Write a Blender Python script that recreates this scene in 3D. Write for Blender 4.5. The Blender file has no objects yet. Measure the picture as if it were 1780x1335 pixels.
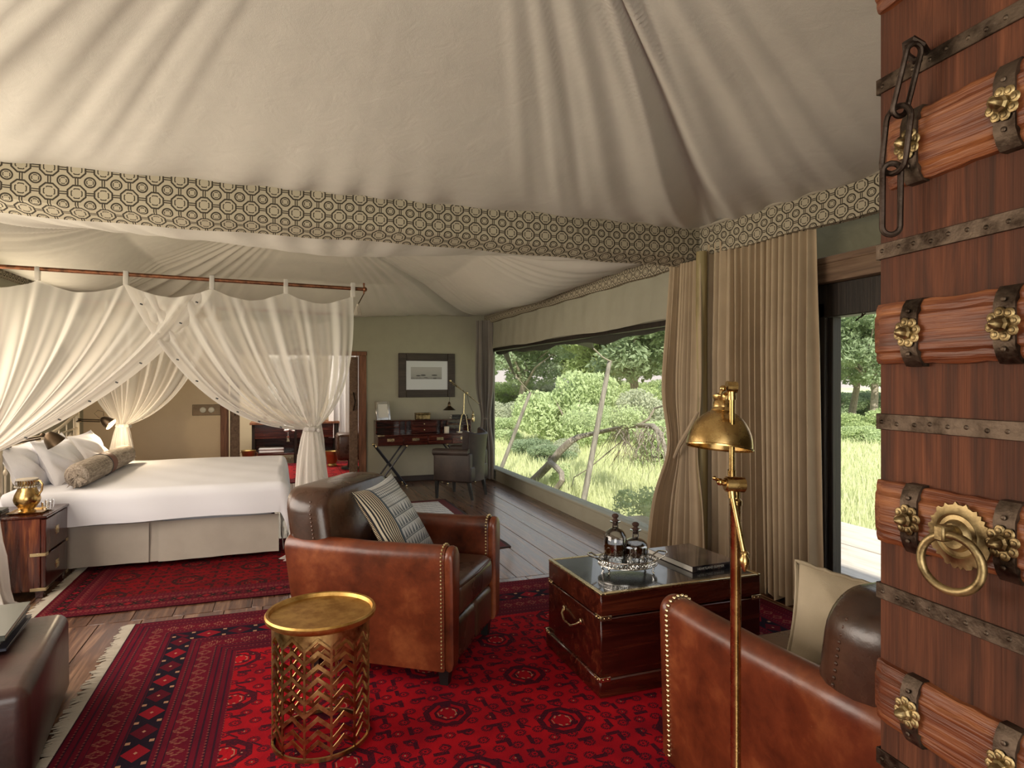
import bpy, bmesh, math, random
import numpy as np
from mathutils import Vector, Matrix, Euler
random.seed(7); rng = np.random.default_rng(7)
R = math.radians; PI = math.pi
SC = bpy.context.scene; COL = SC.collection

# ---------------------------------------------------------------- camera, world, sun, exposure
F, CX, CY, H, YAW = 1090.0, 890.0, 665.0, 1.5, R(19.9)
cd = bpy.data.cameras.new('camera'); cam = bpy.data.objects.new('camera', cd); COL.objects.link(cam)
cd.sensor_width = 36; cd.lens = F / 1780 * 36; cd.shift_y = -(667.5 - CY) / 1780; cd.clip_start = .02; cd.clip_end = 500
cam.location = (0, 0, H); cam.rotation_euler = (R(90), 0, -YAW)
SC.camera = cam
SC.view_settings.view_transform = 'Standard'; SC.view_settings.look = 'None'
SC.view_settings.exposure = 0.25; SC.view_settings.gamma = 1; SC.view_settings.use_curve_mapping = False
SC.cycles.max_bounces = 8; SC.cycles.diffuse_bounces = 4; SC.cycles.glossy_bounces = 4
SC.cycles.transmission_bounces = 8; SC.cycles.transparent_max_bounces = 16; SC.cycles.sample_clamp_indirect = 6
SC.cycles.caustics_reflective = False; SC.cycles.caustics_refractive = False

W = bpy.data.worlds.new('world'); SC.world = W; W.use_nodes = True
wn = W.node_tree; wn.nodes.clear()
wo = wn.nodes.new('ShaderNodeOutputWorld'); wb = wn.nodes.new('ShaderNodeBackground')
wt = wn.nodes.new('ShaderNodeTexCoord'); ws = wn.nodes.new('ShaderNodeSeparateXYZ'); wr = wn.nodes.new('ShaderNodeValToRGB')
wn.links.new(wt.outputs['Generated'], ws.inputs[0]); wn.links.new(ws.outputs['Z'], wr.inputs[0])
wr.color_ramp.elements[0].position = 0.0; wr.color_ramp.elements[0].color = (.86, .76, .70, 1)
wr.color_ramp.elements[1].position = .5; wr.color_ramp.elements[1].color = (.62, .72, .84, 1)
wn.links.new(wr.outputs[0], wb.inputs[0]); wb.inputs[1].default_value = 1.1
wn.links.new(wb.outputs[0], wo.inputs[0])

def light(kind, name, loc, energy, color, size=None, direction=None, angle=None):
    l = bpy.data.lights.new(name, kind); l.energy = energy; l.color = color
    if kind == 'AREA': l.shape = 'RECTANGLE'; l.size, l.size_y = size
    elif kind == 'SUN': l.angle = R(1.2)
    elif size: l.shadow_soft_size = size
    o = bpy.data.objects.new(name, l); COL.objects.link(o); o.location = loc
    if direction: o.rotation_euler = Vector(direction).to_track_quat('-Z', 'Y').to_euler()
    return o
light('SUN', 'sun', (-10, 5, 12), 6.0, (1, .94, .80), direction=(.20, .80, -.58))
light('AREA', 'added_left_fill', (-2.36, 3.2, 1.55), 78, (1, .86, .72), (2.9, 1.5), (1, -.05, -.25))  # added warm lamp standing in for light from the left side
light('AREA', 'added_bed_fill', (-2.37, 6.05, 1.62), 32, (1, .82, .62), (1.7, 1.2), (1, .12, -.22))  # added warm lamp that brightens the bed from the left
light('AREA', 'added_entrance_fill', (-.6, -1.15, 1.35), 54, (1, .95, .88), (2.4, 1.9), (.05, 1, -.02))  # fill lamp added behind the camera to brighten the room
light('AREA', 'added_bathroom_fill', (-.2, 11.6, 2.3), 70, (1, .9, .75), (2.2, 1.6), (0, .1, -1))  # overhead fill lamp added to brighten the bathroom

# ---------------------------------------------------------------- camera geometry helpers (pixel on the photograph -> point of a world plane)
def ray(u, v):
    r = (u - CX) / F; z = -(v - CY) / F
    return (r * math.cos(YAW) + math.sin(YAW), -r * math.sin(YAW) + math.cos(YAW), z)
def onX(u, v, x): d = ray(u, v); t = x / d[0]; return Vector((x, d[1] * t, H + d[2] * t))
def onY(u, v, y): d = ray(u, v); t = y / d[1]; return Vector((d[0] * t, y, H + d[2] * t))
def onZ(u, v, z): d = ray(u, v); t = (z - H) / d[2]; return Vector((d[0] * t, d[1] * t, z))
def deep(u, d): q = ray(u, CY); return Vector((q[0] * d, q[1] * d, 0))

# ---------------------------------------------------------------- shader building
class S:
    def __init__(s, nt, k): s.nt, s.k = nt, k
    def m(s, op, b=None, c=None):
        n = s.nt.nodes.new('ShaderNodeMath'); n.operation = op; s.nt.links.new(s.k, n.inputs[0])
        for i, q in ((1, b), (2, c)):
            if q is None: continue
            if isinstance(q, S): s.nt.links.new(q.k, n.inputs[i])
            else: n.inputs[i].default_value = q
        return S(s.nt, n.outputs[0])
    def __add__(s, b): return s.m('ADD', b)
    __radd__ = __add__
    def __sub__(s, b): return s.m('SUBTRACT', b)
    def __mul__(s, b): return s.m('MULTIPLY', b)
    __rmul__ = __mul__
    def __truediv__(s, b): return s.m('DIVIDE', b)
    def abs(s): return s.m('ABSOLUTE')
    def frac(s): return s.m('FRACT')
    def floor(s): return s.m('FLOOR')
    def min(s, b): return s.m('MINIMUM', b)
    def max(s, b): return s.m('MAXIMUM', b)
    def lt(s, b): return s.m('LESS_THAN', b)
    def gt(s, b): return s.m('GREATER_THAN', b)
    def sin(s): return s.m('SINE')
    def mod(s, b): return s.m('FLOORED_MODULO', b)
    def clamp(s): return s.m('MINIMUM', 1.0).m('MAXIMUM', 0.0)
    def near(s, c, w): return (s - c).abs().lt(w)
def length2(a, b): return (a * a + b * b).m('SQRT')

class Mt:
    def __init__(s, name, rough=.6, metal=0., color=(.5, .5, .5), spec=.5):
        s.m = bpy.data.materials.new(name); s.m.use_nodes = True; s.nt = s.m.node_tree
        s.b = s.nt.nodes['Principled BSDF']; s.out = s.nt.nodes['Material Output']
        s.set('Roughness', rough); s.set('Metallic', metal); s.set('Base Color', color); s.set('Specular IOR Level', spec)
    def set(s, k, v):
        i = s.b.inputs[k]
        if isinstance(v, S): s.nt.links.new(v.k, i)
        elif hasattr(v, 'is_linked'): s.nt.links.new(v, i)
        elif isinstance(v, tuple) and len(v) == 3: i.default_value = (*v, 1)
        else: i.default_value = v
        return s
    def coord(s, kind='Object', shift=False):
        t = s.nt.nodes.new('ShaderNodeTexCoord'); o = t.outputs[kind]
        if shift:
            oi = s.nt.nodes.new('ShaderNodeObjectInfo'); va = s.nt.nodes.new('ShaderNodeVectorMath'); va.operation = 'MULTIPLY_ADD'
            s.nt.links.new(oi.outputs['Random'], va.inputs[0]); va.inputs[1].default_value = (17, 31, 23); s.nt.links.new(o, va.inputs[2]); o = va.outputs[0]
        return o
    def xyz(s, vec):
        n = s.nt.nodes.new('ShaderNodeSeparateXYZ'); s.nt.links.new(vec, n.inputs[0]); return [S(s.nt, n.outputs[i]) for i in range(3)]
    def rnd(s):
        return S(s.nt, s.nt.nodes.new('ShaderNodeObjectInfo').outputs['Random'])
    def scale(s, vec, sc):
        n = s.nt.nodes.new('ShaderNodeVectorMath'); n.operation = 'MULTIPLY'; s.nt.links.new(vec, n.inputs[0]); n.inputs[1].default_value = sc; return n.outputs[0]
    def noise(s, vec, scale=5, detail=4, rough=.55, dist=0):
        n = s.nt.nodes.new('ShaderNodeTexNoise'); s.nt.links.new(vec, n.inputs['Vector'])
        n.inputs['Scale'].default_value = scale; n.inputs['Detail'].default_value = detail; n.inputs['Roughness'].default_value = rough; n.inputs['Distortion'].default_value = dist
        return S(s.nt, n.outputs['Fac'])
    def ramp(s, f, stops):
        n = s.nt.nodes.new('ShaderNodeValToRGB'); s.nt.links.new(f.k, n.inputs[0]); e = n.color_ramp.elements
        while len(e) < len(stops): e.new(.5)
        for i, (p, c) in enumerate(stops): e[i].position = p; e[i].color = (*c, 1)
        return n.outputs[0]
    def mix(s, f, a, b):
        n = s.nt.nodes.new('ShaderNodeMix'); n.data_type = 'RGBA'
        if isinstance(f, S): s.nt.links.new(f.k, n.inputs[0])
        else: n.inputs[0].default_value = f
        for i, q in ((6, a), (7, b)):
            if isinstance(q, tuple): n.inputs[i].default_value = (*q, 1)
            else: s.nt.links.new(q, n.inputs[i])
        return n.outputs[2]
    def bump(s, h, strength=.3, dist=.01):
        n = s.nt.nodes.new('ShaderNodeBump'); n.inputs['Strength'].default_value = strength; n.inputs['Distance'].default_value = dist
        s.nt.links.new(h.k, n.inputs['Height']); s.nt.links.new(n.outputs[0], s.b.inputs['Normal']); return s

def wood(name, dark, mid, light_, axis=1, rough=.4, sc=1., coat=0., bump=.15, fine=60):
    m = Mt(name, rough); v = m.coord('Object', True)
    st = [8 * sc, 8 * sc, 8 * sc]; st[axis] = .7 * sc
    n1 = m.noise(m.scale(v, tuple(st)), 1.3, 6, .6, 1.2)
    fs = [fine, fine, fine]; fs[axis] = 2.5
    n2 = m.noise(m.scale(v, tuple(fs)), 1, 3, .6)
    f = n1 * .75 + n2 * .3
    m.set('Base Color', m.ramp(f, [(.3, dark), (.52, mid), (.72, light_)]))
    m.set('Roughness', (n1 * .25 + (rough - .1)))
    m.bump(n2, bump, .004)
    if coat: m.set('Coat Weight', coat).set('Coat Roughness', .12)
    return m.m

def leather(name, dark, mid, light_, rough=.33, scratch=True):
    m = Mt(name, rough); v = m.coord('Object', True)
    n = m.noise(v, 3.2, 6, .62); n2 = m.noise(v, 22, 4, .6, .8); g = m.noise(v, 260, 2, .5)
    m.set('Base Color', m.ramp(n * .85 + n2 * .18, [(.34, dark), (.54, mid), (.72, light_)]))
    m.set('Roughness', n * .2 + (rough - .1)); m.set('Coat Weight', .25).set('Coat Roughness', .3)
    m.bump(n * 1.5 + n2 * .12 + g * .05, .25, .012)
    return m.m

def metal(name, color, rough=.3, tarnish=None, bump=.1):
    m = Mt(name, rough, 1.0, color); v = m.coord('Object')
    n = m.noise(v, 18, 5, .65)
    if tarnish: m.set('Base Color', m.ramp(n, [(.36, tarnish), (.6, color)]))
    m.set('Roughness', n * .3 + (rough - .12)); m.bump(m.noise(v, 60, 3), bump, .002)
    return m.m

def fabric(name, color, color2=None, weave=500, rough=.9, bump=.25, sheen=.2, wrinkle=.0):
    m = Mt(name, rough, 0, color, .2); v = m.coord('Object')
    n = m.noise(v, 6, 4)
    if color2: m.set('Base Color', m.mix(n * 1.6 - .3, color2, color))
    w = m.noise(v, weave, 2); h = w * .1
    if wrinkle: h = h + m.noise(v, 7, 4, .5, .6) * wrinkle
    m.bump(h, bump, .02); m.set('Sheen Weight', sheen)
    return m.m

M = {}
M['floorwood'] = wood('floor wood', (.025, .010, .006), (.115, .048, .024), (.34, .19, .11), 1, .28, 1.4, .4, .25)
M['mahogany'] = wood('mahogany', (.012, .002, .0015), (.048, .007, .004), (.12, .022, .009), 2, .22, 1.3, .5, .05)
M['mahoganyx'] = wood('mahogany lengthwise', (.012, .002, .0015), (.05, .0075, .004), (.13, .025, .009), 0, .22, 1.3, .5, .05)
M['nightwood'] = wood('zebra mahogany', (.02, .003, .002), (.085, .012, .004), (.30, .09, .025), 2, .28, 2.6, .4, .05)
M['doorplank'] = wood('door plank', (.020, .009, .005), (.082, .026, .012), (.165, .054, .024), 2, .66, 2.0, 0, .6, 140); M['doorplank'].node_tree.nodes['Principled BSDF'].inputs['Specular IOR Level'].default_value = .25
M['doorbeam'] = wood('door beam', (.035, .008, .003), (.145, .038, .012), (.33, .12, .04), 0, .45, 2.2, 0, .9, 130)
M['oldtimber'] = wood('old timber', (.05, .018, .009), (.20, .08, .04), (.34, .15, .08), 2, .6, 2., 0, .6)
M['lintel'] = wood('lintel timber', (.06, .035, .022), (.17, .10, .06), (.26, .17, .11), 1, .6, 2., 0, .4)
M['darkframe'] = wood('black stained timber', (.006, .004, .003), (.018, .012, .009), (.05, .035, .025), 2, .5, 2., 0, .4)
M['baseboard'] = wood('dark baseboard', (.02, .014, .012), (.05, .036, .032), (.09, .07, .06), 0, .5)
M['bamboo'] = wood('pale pole', (.16, .12, .05), (.30, .24, .11), (.42, .34, .18), 2, .5)
M['greypole'] = wood('weathered pole', (.11, .10, .08), (.24, .215, .18), (.36, .33, .28), 2, .8)
M['bark'] = wood('grey bark', (.10, .08, .06), (.26, .22, .18), (.46, .41, .36), 2, .9, 3, 0, .8)
M['deck'] = wood('sun bleached deck', (.52, .42, .34), (.70, .60, .52), (.8, .7, .62), 1, .7)
M['pictureframe'] = wood('dark picture moulding', (.02, .014, .01), (.05, .036, .028), (.09, .065, .05), 0, .5)
M['leather'] = leather('tan leather', (.04, .008, .003), (.15, .030, .009), (.30, .085, .026))
M['leatherdark'] = leather('brown leather', (.022, .010, .006), (.062, .027, .015), (.13, .06, .034), .27)
M['leatherdesk'] = leather('dark chair leather', (.018, .012, .010), (.04, .026, .022), (.08, .055, .045), .5)
M['leatherdesk'].node_tree.nodes['Principled BSDF'].inputs['Coat Weight'].default_value = 0
M['leatherotto'] = leather('oxblood leather', (.018, .008, .007), (.045, .016, .014), (.085, .036, .03), .36)
M['brass'] = metal('aged brass', (.60, .41, .17), .24, (.40, .25, .09), .03)
M['brassdrum'] = metal('gold cast brass', (.58, .41, .17), .30, (.28, .17, .06), .25)
M['brasstop'] = metal('burnished brass top', (.64, .40, .13), .42, (.46, .25, .06), .06)
M['brassdull'] = metal('dull brass', (.42, .30, .12), .45)
M['brasspale'] = metal('pale brass', (.75, .62, .36), .25)
M['antique'] = metal('antique brass', (.40, .30, .15), .42, (.09, .058, .026), .5)
M['iron'] = metal('dark iron', (.075, .055, .045), .5, (.03, .02, .015), .8)
M['ironstrap'] = metal('worn iron strap', (.13, .095, .07), .5, (.03, .02, .014), .9)
M['blackmetal'] = metal('black steel', (.05, .05, .055), .3)
M['railmetal'] = metal('rusty copper rail', (.26, .11, .06), .45, (.10, .05, .03))
M['silver'] = metal('silver', (.78, .76, .72), .15)
M['bedmetal'] = Mt('cream enamel metal', .35, 0, (.52, .44, .32)).m
M['bronze'] = metal('dark bronze', (.10, .07, .045), .35)
M['sheet'] = fabric('white cotton', (.80, .80, .84), None, 700, .85, .15, .1, .5)
M['pillowc'] = fabric('white pillowcase', (.82, .81, .84), None, 700, .85, .35, .1, 1.2)
M['skirt'] = fabric('beige linen skirt', (.50, .45, .38), (.42, .37, .31), 300, .95, .3, .1, .4)
M['canvas'] = fabric('sage canvas', (.42, .40, .31), (.38, .36, .28), 300, .95, .3, 0, .5)
M['canvaslight'] = fabric('light sage canvas', (.40, .385, .31), (.36, .345, .27), 300, .95, .3, 0, .6)
M['canvasshade'] = fabric('canvas darkened for shade', (.10, .092, .06), (.08, .072, .045), 300, .95, .3, 0, .5)  # canvas colour darkened to carry the shade by the glazed door
M['canvasgrey'] = fabric('grey awning canvas', (.20, .20, .18), (.14, .14, .13), 300, .95, .3, 0, .5)
M['darkcanvas'] = fabric('dark rolled canvas', (.035, .033, .03), (.06, .055, .05), 300, .9, .4, 0, 1)
M['tent'] = fabric('ceiling cloth', (.60, .555, .50), (.55, .515, .465), 380, .95, .45, .1, .45)
M['drape'] = fabric('taupe linen curtain', (.50, .39, .265), (.42, .325, .22), 600, .95, .25, .2, .2)
M['drapegrey'] = fabric('grey linen curtain', (.30, .27, .24), (.24, .215, .19), 600, .95, .25, .2, .2)
M['boltercloth'] = None
M['cushionplain'] = fabric('cream cushion', (.55, .46, .33), (.46, .38, .26), 300, .9, .5, .2, .8)
M['cord'] = fabric('cream cord', (.52, .44, .32), (.36, .29, .19), 200, .95, .8, 0, 1)
M['fringe'] = fabric('cotton fringe', (.50, .45, .37), (.38, .33, .26), 200, .95, .5, 0, 0)
M['towel'] = fabric('white towel', (.78, .77, .78), None, 300, 1, .5, .3, .5)
M['paper'] = Mt('paper edge', .8, 0, (.75, .72, .66)).m
M['bookdark'] = Mt('dark blue cover', .35, 0, (.02, .022, .04)).m
M['bookblack'] = Mt('black cover', .3, 0, (.015, .014, .014)).m
M['bookgrey'] = Mt('grey green cover', .35, 0, (.06, .066, .052)).m
M['bookbrown'] = Mt('brown cover', .35, 0, (.12, .07, .04)).m
M['black'] = Mt('black', .4, 0, (.012, .011, .01)).m
M['candle'] = Mt('ivory wax', .5, 0, (.75, .68, .55)).m
M['ceramic'] = Mt('ivory ceramic', .2, 0, (.78, .74, .62)).m
M['bulb'] = Mt('lit bulb', .3, 0, (1, .9, .7)); M['bulb'].set('Emission Color', (1, .85, .6)).set('Emission Strength', 6); M['bulb'] = M['bulb'].m
M['whiskey'] = Mt('dark spirit', .08, 0, (.07, .02, .004)).set('Transmission Weight', .25).m
M['flower'] = Mt('white petals', .7, 0, (.8, .8, .8)).m
M['letter'] = Mt('silver lettering', .4, 0, (.7, .68, .62)).m

def glass(name, tint=(.95, .97, .96), gloss=.06, rough=.0):
    m = bpy.data.materials.new(name); m.use_nodes = True; nt = m.node_tree; nt.nodes.clear()
    o = nt.nodes.new('ShaderNodeOutputMaterial'); t = nt.nodes.new('ShaderNodeBsdfTransparent'); g = nt.nodes.new('ShaderNodeBsdfGlossy'); x = nt.nodes.new('ShaderNodeMixShader'); f = nt.nodes.new('ShaderNodeFresnel')
    t.inputs[0].default_value = (*tint, 1); g.inputs['Roughness'].default_value = rough; f.inputs[0].default_value = 1.45
    mm = S(nt, f.outputs[0]) * gloss
    nt.links.new(mm.k, x.inputs[0]); nt.links.new(t.outputs[0], x.inputs[1]); nt.links.new(g.outputs[0], x.inputs[2]); nt.links.new(x.outputs[0], o.inputs[0])
    return m
M['pane'] = glass('window pane', (.97, .98, .97), .12)
M['glass'] = glass('clear glass', (.965, .975, .975), 3.2)

def net(name, alpha, color=(.86, .83, .79)):
    m = bpy.data.materials.new(name); m.use_nodes = True; nt = m.node_tree; nt.nodes.clear()
    o = nt.nodes.new('ShaderNodeOutputMaterial'); t = nt.nodes.new('ShaderNodeBsdfTransparent'); d = nt.nodes.new('ShaderNodeBsdfDiffuse'); l = nt.nodes.new('ShaderNodeBsdfTranslucent')
    x = nt.nodes.new('ShaderNodeMixShader'); y = nt.nodes.new('ShaderNodeMixShader'); lw = nt.nodes.new('ShaderNodeLayerWeight'); lw.inputs[0].default_value = .35
    d.inputs[0].default_value = (*color, 1); l.inputs[0].default_value = (*color, 1); x.inputs[0].default_value = .5
    nt.links.new(d.outputs[0], x.inputs[1]); nt.links.new(l.outputs[0], x.inputs[2])
    a = (S(nt, lw.outputs['Facing']) * 1.3 + alpha).clamp()
    nt.links.new(a.k, y.inputs[0]); nt.links.new(t.outputs[0], y.inputs[1]); nt.links.new(x.outputs[0], y.inputs[2]); nt.links.new(y.outputs[0], o.inputs[0])
    return m
M['net'] = net('sheer net', .42)
M['netband'] = net('sheer net hem', .86, (.76, .73, .69))

# leaf materials: colour varies leaf by leaf
def leaf(name, a, b):
    m = Mt(name, .6, 0, a, .3); v = m.coord('Object')
    n = m.noise(v, 1.1, 3); n2 = m.noise(v, 9, 2)
    m.set('Base Color', m.mix((n * .9 + n2 * .9 - .4).clamp(), a, b))
    l = m.nt.nodes.new('ShaderNodeBsdfTranslucent'); l.inputs[0].default_value = (*b, 1)
    x = m.nt.nodes.new('ShaderNodeMixShader'); x.inputs[0].default_value = .35
    m.nt.links.new(m.b.outputs[0], x.inputs[1]); m.nt.links.new(l.outputs[0], x.inputs[2]); m.nt.links.new(x.outputs[0], m.out.inputs[0])
    return m.m
M['leaflight'] = leaf('pale green leaves', (.36, .46, .20), (.64, .72, .44))
M['leafmid'] = leaf('mid green leaves', (.26, .35, .13), (.58, .66, .34))
M['leafdark'] = leaf('dark green leaves', (.18, .25, .14), (.42, .50, .32))
M['leafgrey'] = leaf('grey green leaves', (.34, .38, .26), (.62, .64, .48))
M['grass'] = leaf('grass blades', (.52, .57, .28), (.78, .79, .52))
def ground_mat():
    m = Mt('meadow ground', .95, 0, (.5, .5, .2), .1); v = m.coord('Object')
    a = m.noise(v, .12, 5, .6); b = m.noise(v, 2.5, 5, .7)
    m.set('Base Color', m.ramp(a * .6 + b * .45, [(.35, (.46, .50, .24)), (.52, (.64, .66, .38)), (.7, (.78, .74, .54))]))
    m.bump(b, .6, .15); return m.m
M['ground'] = ground_mat()

# geometric trellis of octagons and circles on the pelmets (flat print, UV in metres)
def trellis(name, cell=.129, base=(.44, .385, .29), line=(.035, .028, .02)):
    m = Mt(name, .9, 0, base, .2); v = m.coord('UV'); x, y, _ = m.xyz(v)
    x = x / cell; y = y / cell
    ax = (x.frac() - .5).abs(); ay = (y.frac() - .5).abs()            # octagon centred in the cell
    bx = ((x + .5).frac() - .5).abs(); by = ((y + .5).frac() - .5).abs()  # circle centred on the corners
    oct_ = ax.max(ay).max((ax + ay) * .72)
    cir = length2(bx, by)
    L = oct_.near(.335, .034)
    L = L.max(oct_.near(.20, .022) * ((ax - ay).abs().gt(.045)))
    L = L.max(cir.near(.205, .032))
    L = L.max(cir.near(.125, .018) * ((bx - by).abs().gt(.03)))
    inside = cir.lt(.225)
    octring = oct_.near(.335, .034) * (inside * -1 + 1)
    L = (L * (inside * -1 + 1)).max(cir.near(.205, .032)).max(cir.near(.125, .018) * ((bx - by).abs().gt(.03))).max(octring)
    link = (ay.near(.045, .024) * ax.gt(.35)).max(ax.near(.045, .024) * ay.gt(.35))
    L = L.max(link)
    n = m.noise(v, 90, 2)
    m.set('Base Color', m.mix(L.clamp() * (n * .2 + .85), base, line)); m.bump(m.noise(v, 300, 2), .2, .01)
    return m.m
M['trellis'] = trellis('trellis print')

def carpet(name, x0, x1, y0, y1, red=(.50, .007, .013), deep_=(.20, .003, .010), dark=(.012, .006, .014), tan=(.38, .20, .12), bw=.62, bwy=.64):
    """Hand knotted rug: field with rosettes and fretwork, banded borders with diamonds. Local x,y in metres."""
    m = Mt(name, .95, 0, red, .1); v = m.coord('Object'); x, y, _ = m.xyz(v)
    ex = (x - x0).min(x * -1 + x1); ey = (y - y0).min(y * -1 + y1)
    # field: rosettes in a lattice
    c = .082
    row = (y / c).floor(); fx = ((x / c + (row * .5)).frac() - .5); fy = (y / c).frac() - .5
    r = length2(fx, fy * 1.05)
    petals = r.near(.24, .085) * (((fx * 40).sin() * (fy * 40).sin()).gt(-.35))
    ro = petals.max(r.lt(.07))
    big = .46
    gx = (x / big).frac() - .5; gy = ((y / big + ((x / big).floor() * .5)).frac() - .5)
    br = gx.abs().max(gy.abs()).max((gx.abs() + gy.abs()) * .74)
    med = br.near(.20, .030).max(br.near(.115, .012)).max(r.near(.2, .1) * br.near(.16, .03))
    medin = br.lt(.225)
    fret = (gx.abs().near(.40, .022) * (gy * 24).sin().gt(-.1)).max(gy.abs().near(.36, .024) * (gx * 22).sin().gt(.0)).max((gx + gy).abs().near(.33, .016) * (gx * 30).sin().gt(.2))
    fieldmask = (ro * (medin * -1 + 1)).max(med).max(fret * (medin * -1 + 1)).max(medin * (r.lt(.16)))
    n = m.noise(v, 5, 4); nn = m.noise(v, 140, 2)
    redv = m.mix((n * 1.5 - .3).clamp(), deep_, red)
    field = m.mix(fieldmask.clamp() * (nn * .6 + .55), redv, dark)
    dots = (br.near(.085, .008) * (gx * 110).sin().gt(.1)).max(r.lt(.05) * (x * 31).sin().gt(.5))
    field = m.mix(dots.clamp(), field, tan)
    def band(e, al, w):
        k = e / w
        stripes = (k * 21).frac().lt(.3)
        d = .165 * w / .62
        a = (al / d).frac() - .5; kk = ((k - .49) / .095)
        dia = (a.abs() * 1.15 + kk.abs() * .5)
        alt = (al / d / 2).frac().lt(.5)
        ce = (k - .49).abs().lt(.092)
        a2 = ((al / (d * .5)).frac() - .5)
        k2 = (((k - .25) / .055).abs()).min(((k - .73) / .055).abs())
        mo = (a2.abs() + k2 * .33).near(.3, .10) * k2.lt(1.) * (a2 * 40).sin().gt(-.3)
        base = m.mix((n * 1.3 - .2).clamp(), (.07, .003, .012), (.155, .005, .016))
        col = m.mix(stripes * (ce * -1 + 1) * k2.gt(1.) * .8, base, dark); dsh = (al / .022).frac().lt(.35) * (k * 10.5).frac().near(.5, .07) * (ce * -1 + 1); col = m.mix(dsh * .7, col, (.24, .07, .05))
        col = m.mix(mo * (nn * 1.6 - .25).clamp(), col, (.30, .13, .08))
        dcol = m.mix(alt, (.21, .006, .014), (.085, .004, .012))
        ccol = m.mix(dia.lt(.46), dark, dcol)
        ccol = m.mix(dia.lt(.07), ccol, tan)
        ccol = m.mix((a.abs().gt(.44)) * (kk.abs().near(.75, .16)), ccol, tan)
        col = m.mix(ce, col, ccol)
        return col
    bx_ = band(ex, y, bw); by_ = band(ey, x, bwy)
    inx = (ex / bw).lt(1.); iny = (ey / bwy).lt(1.); usey = (ey / bwy).lt(ex / bw)
    col = m.mix(inx, field, bx_); col = m.mix(iny * usey, col, by_)
    m.set('Base Color', col); m.bump(nn * .6 + n * .2, .5, .006); m.set('Sheen Weight', .0)
    return m.m

# ---------------------------------------------------------------- mesh building
_bev = {}
def bev_cube(sx, sy, sz, b, seg):
    k = (round(sx, 4), round(sy, 4), round(sz, 4), b, seg)
    if k not in _bev:
        bm = bmesh.new(); bmesh.ops.create_cube(bm, size=1)
        bmesh.ops.scale(bm, vec=(sx, sy, sz), verts=bm.verts)
        if b > 0: bmesh.ops.bevel(bm, geom=bm.edges[:], offset=min(b, .49 * min(sx, sy, sz)), segments=seg, profile=.5, affect='EDGES')
        bm.verts.index_update()
        _bev[k] = ([v.co.copy() for v in bm.verts], [[v.index for v in f.verts] for f in bm.faces]); bm.free()
    return _bev[k]

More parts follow.
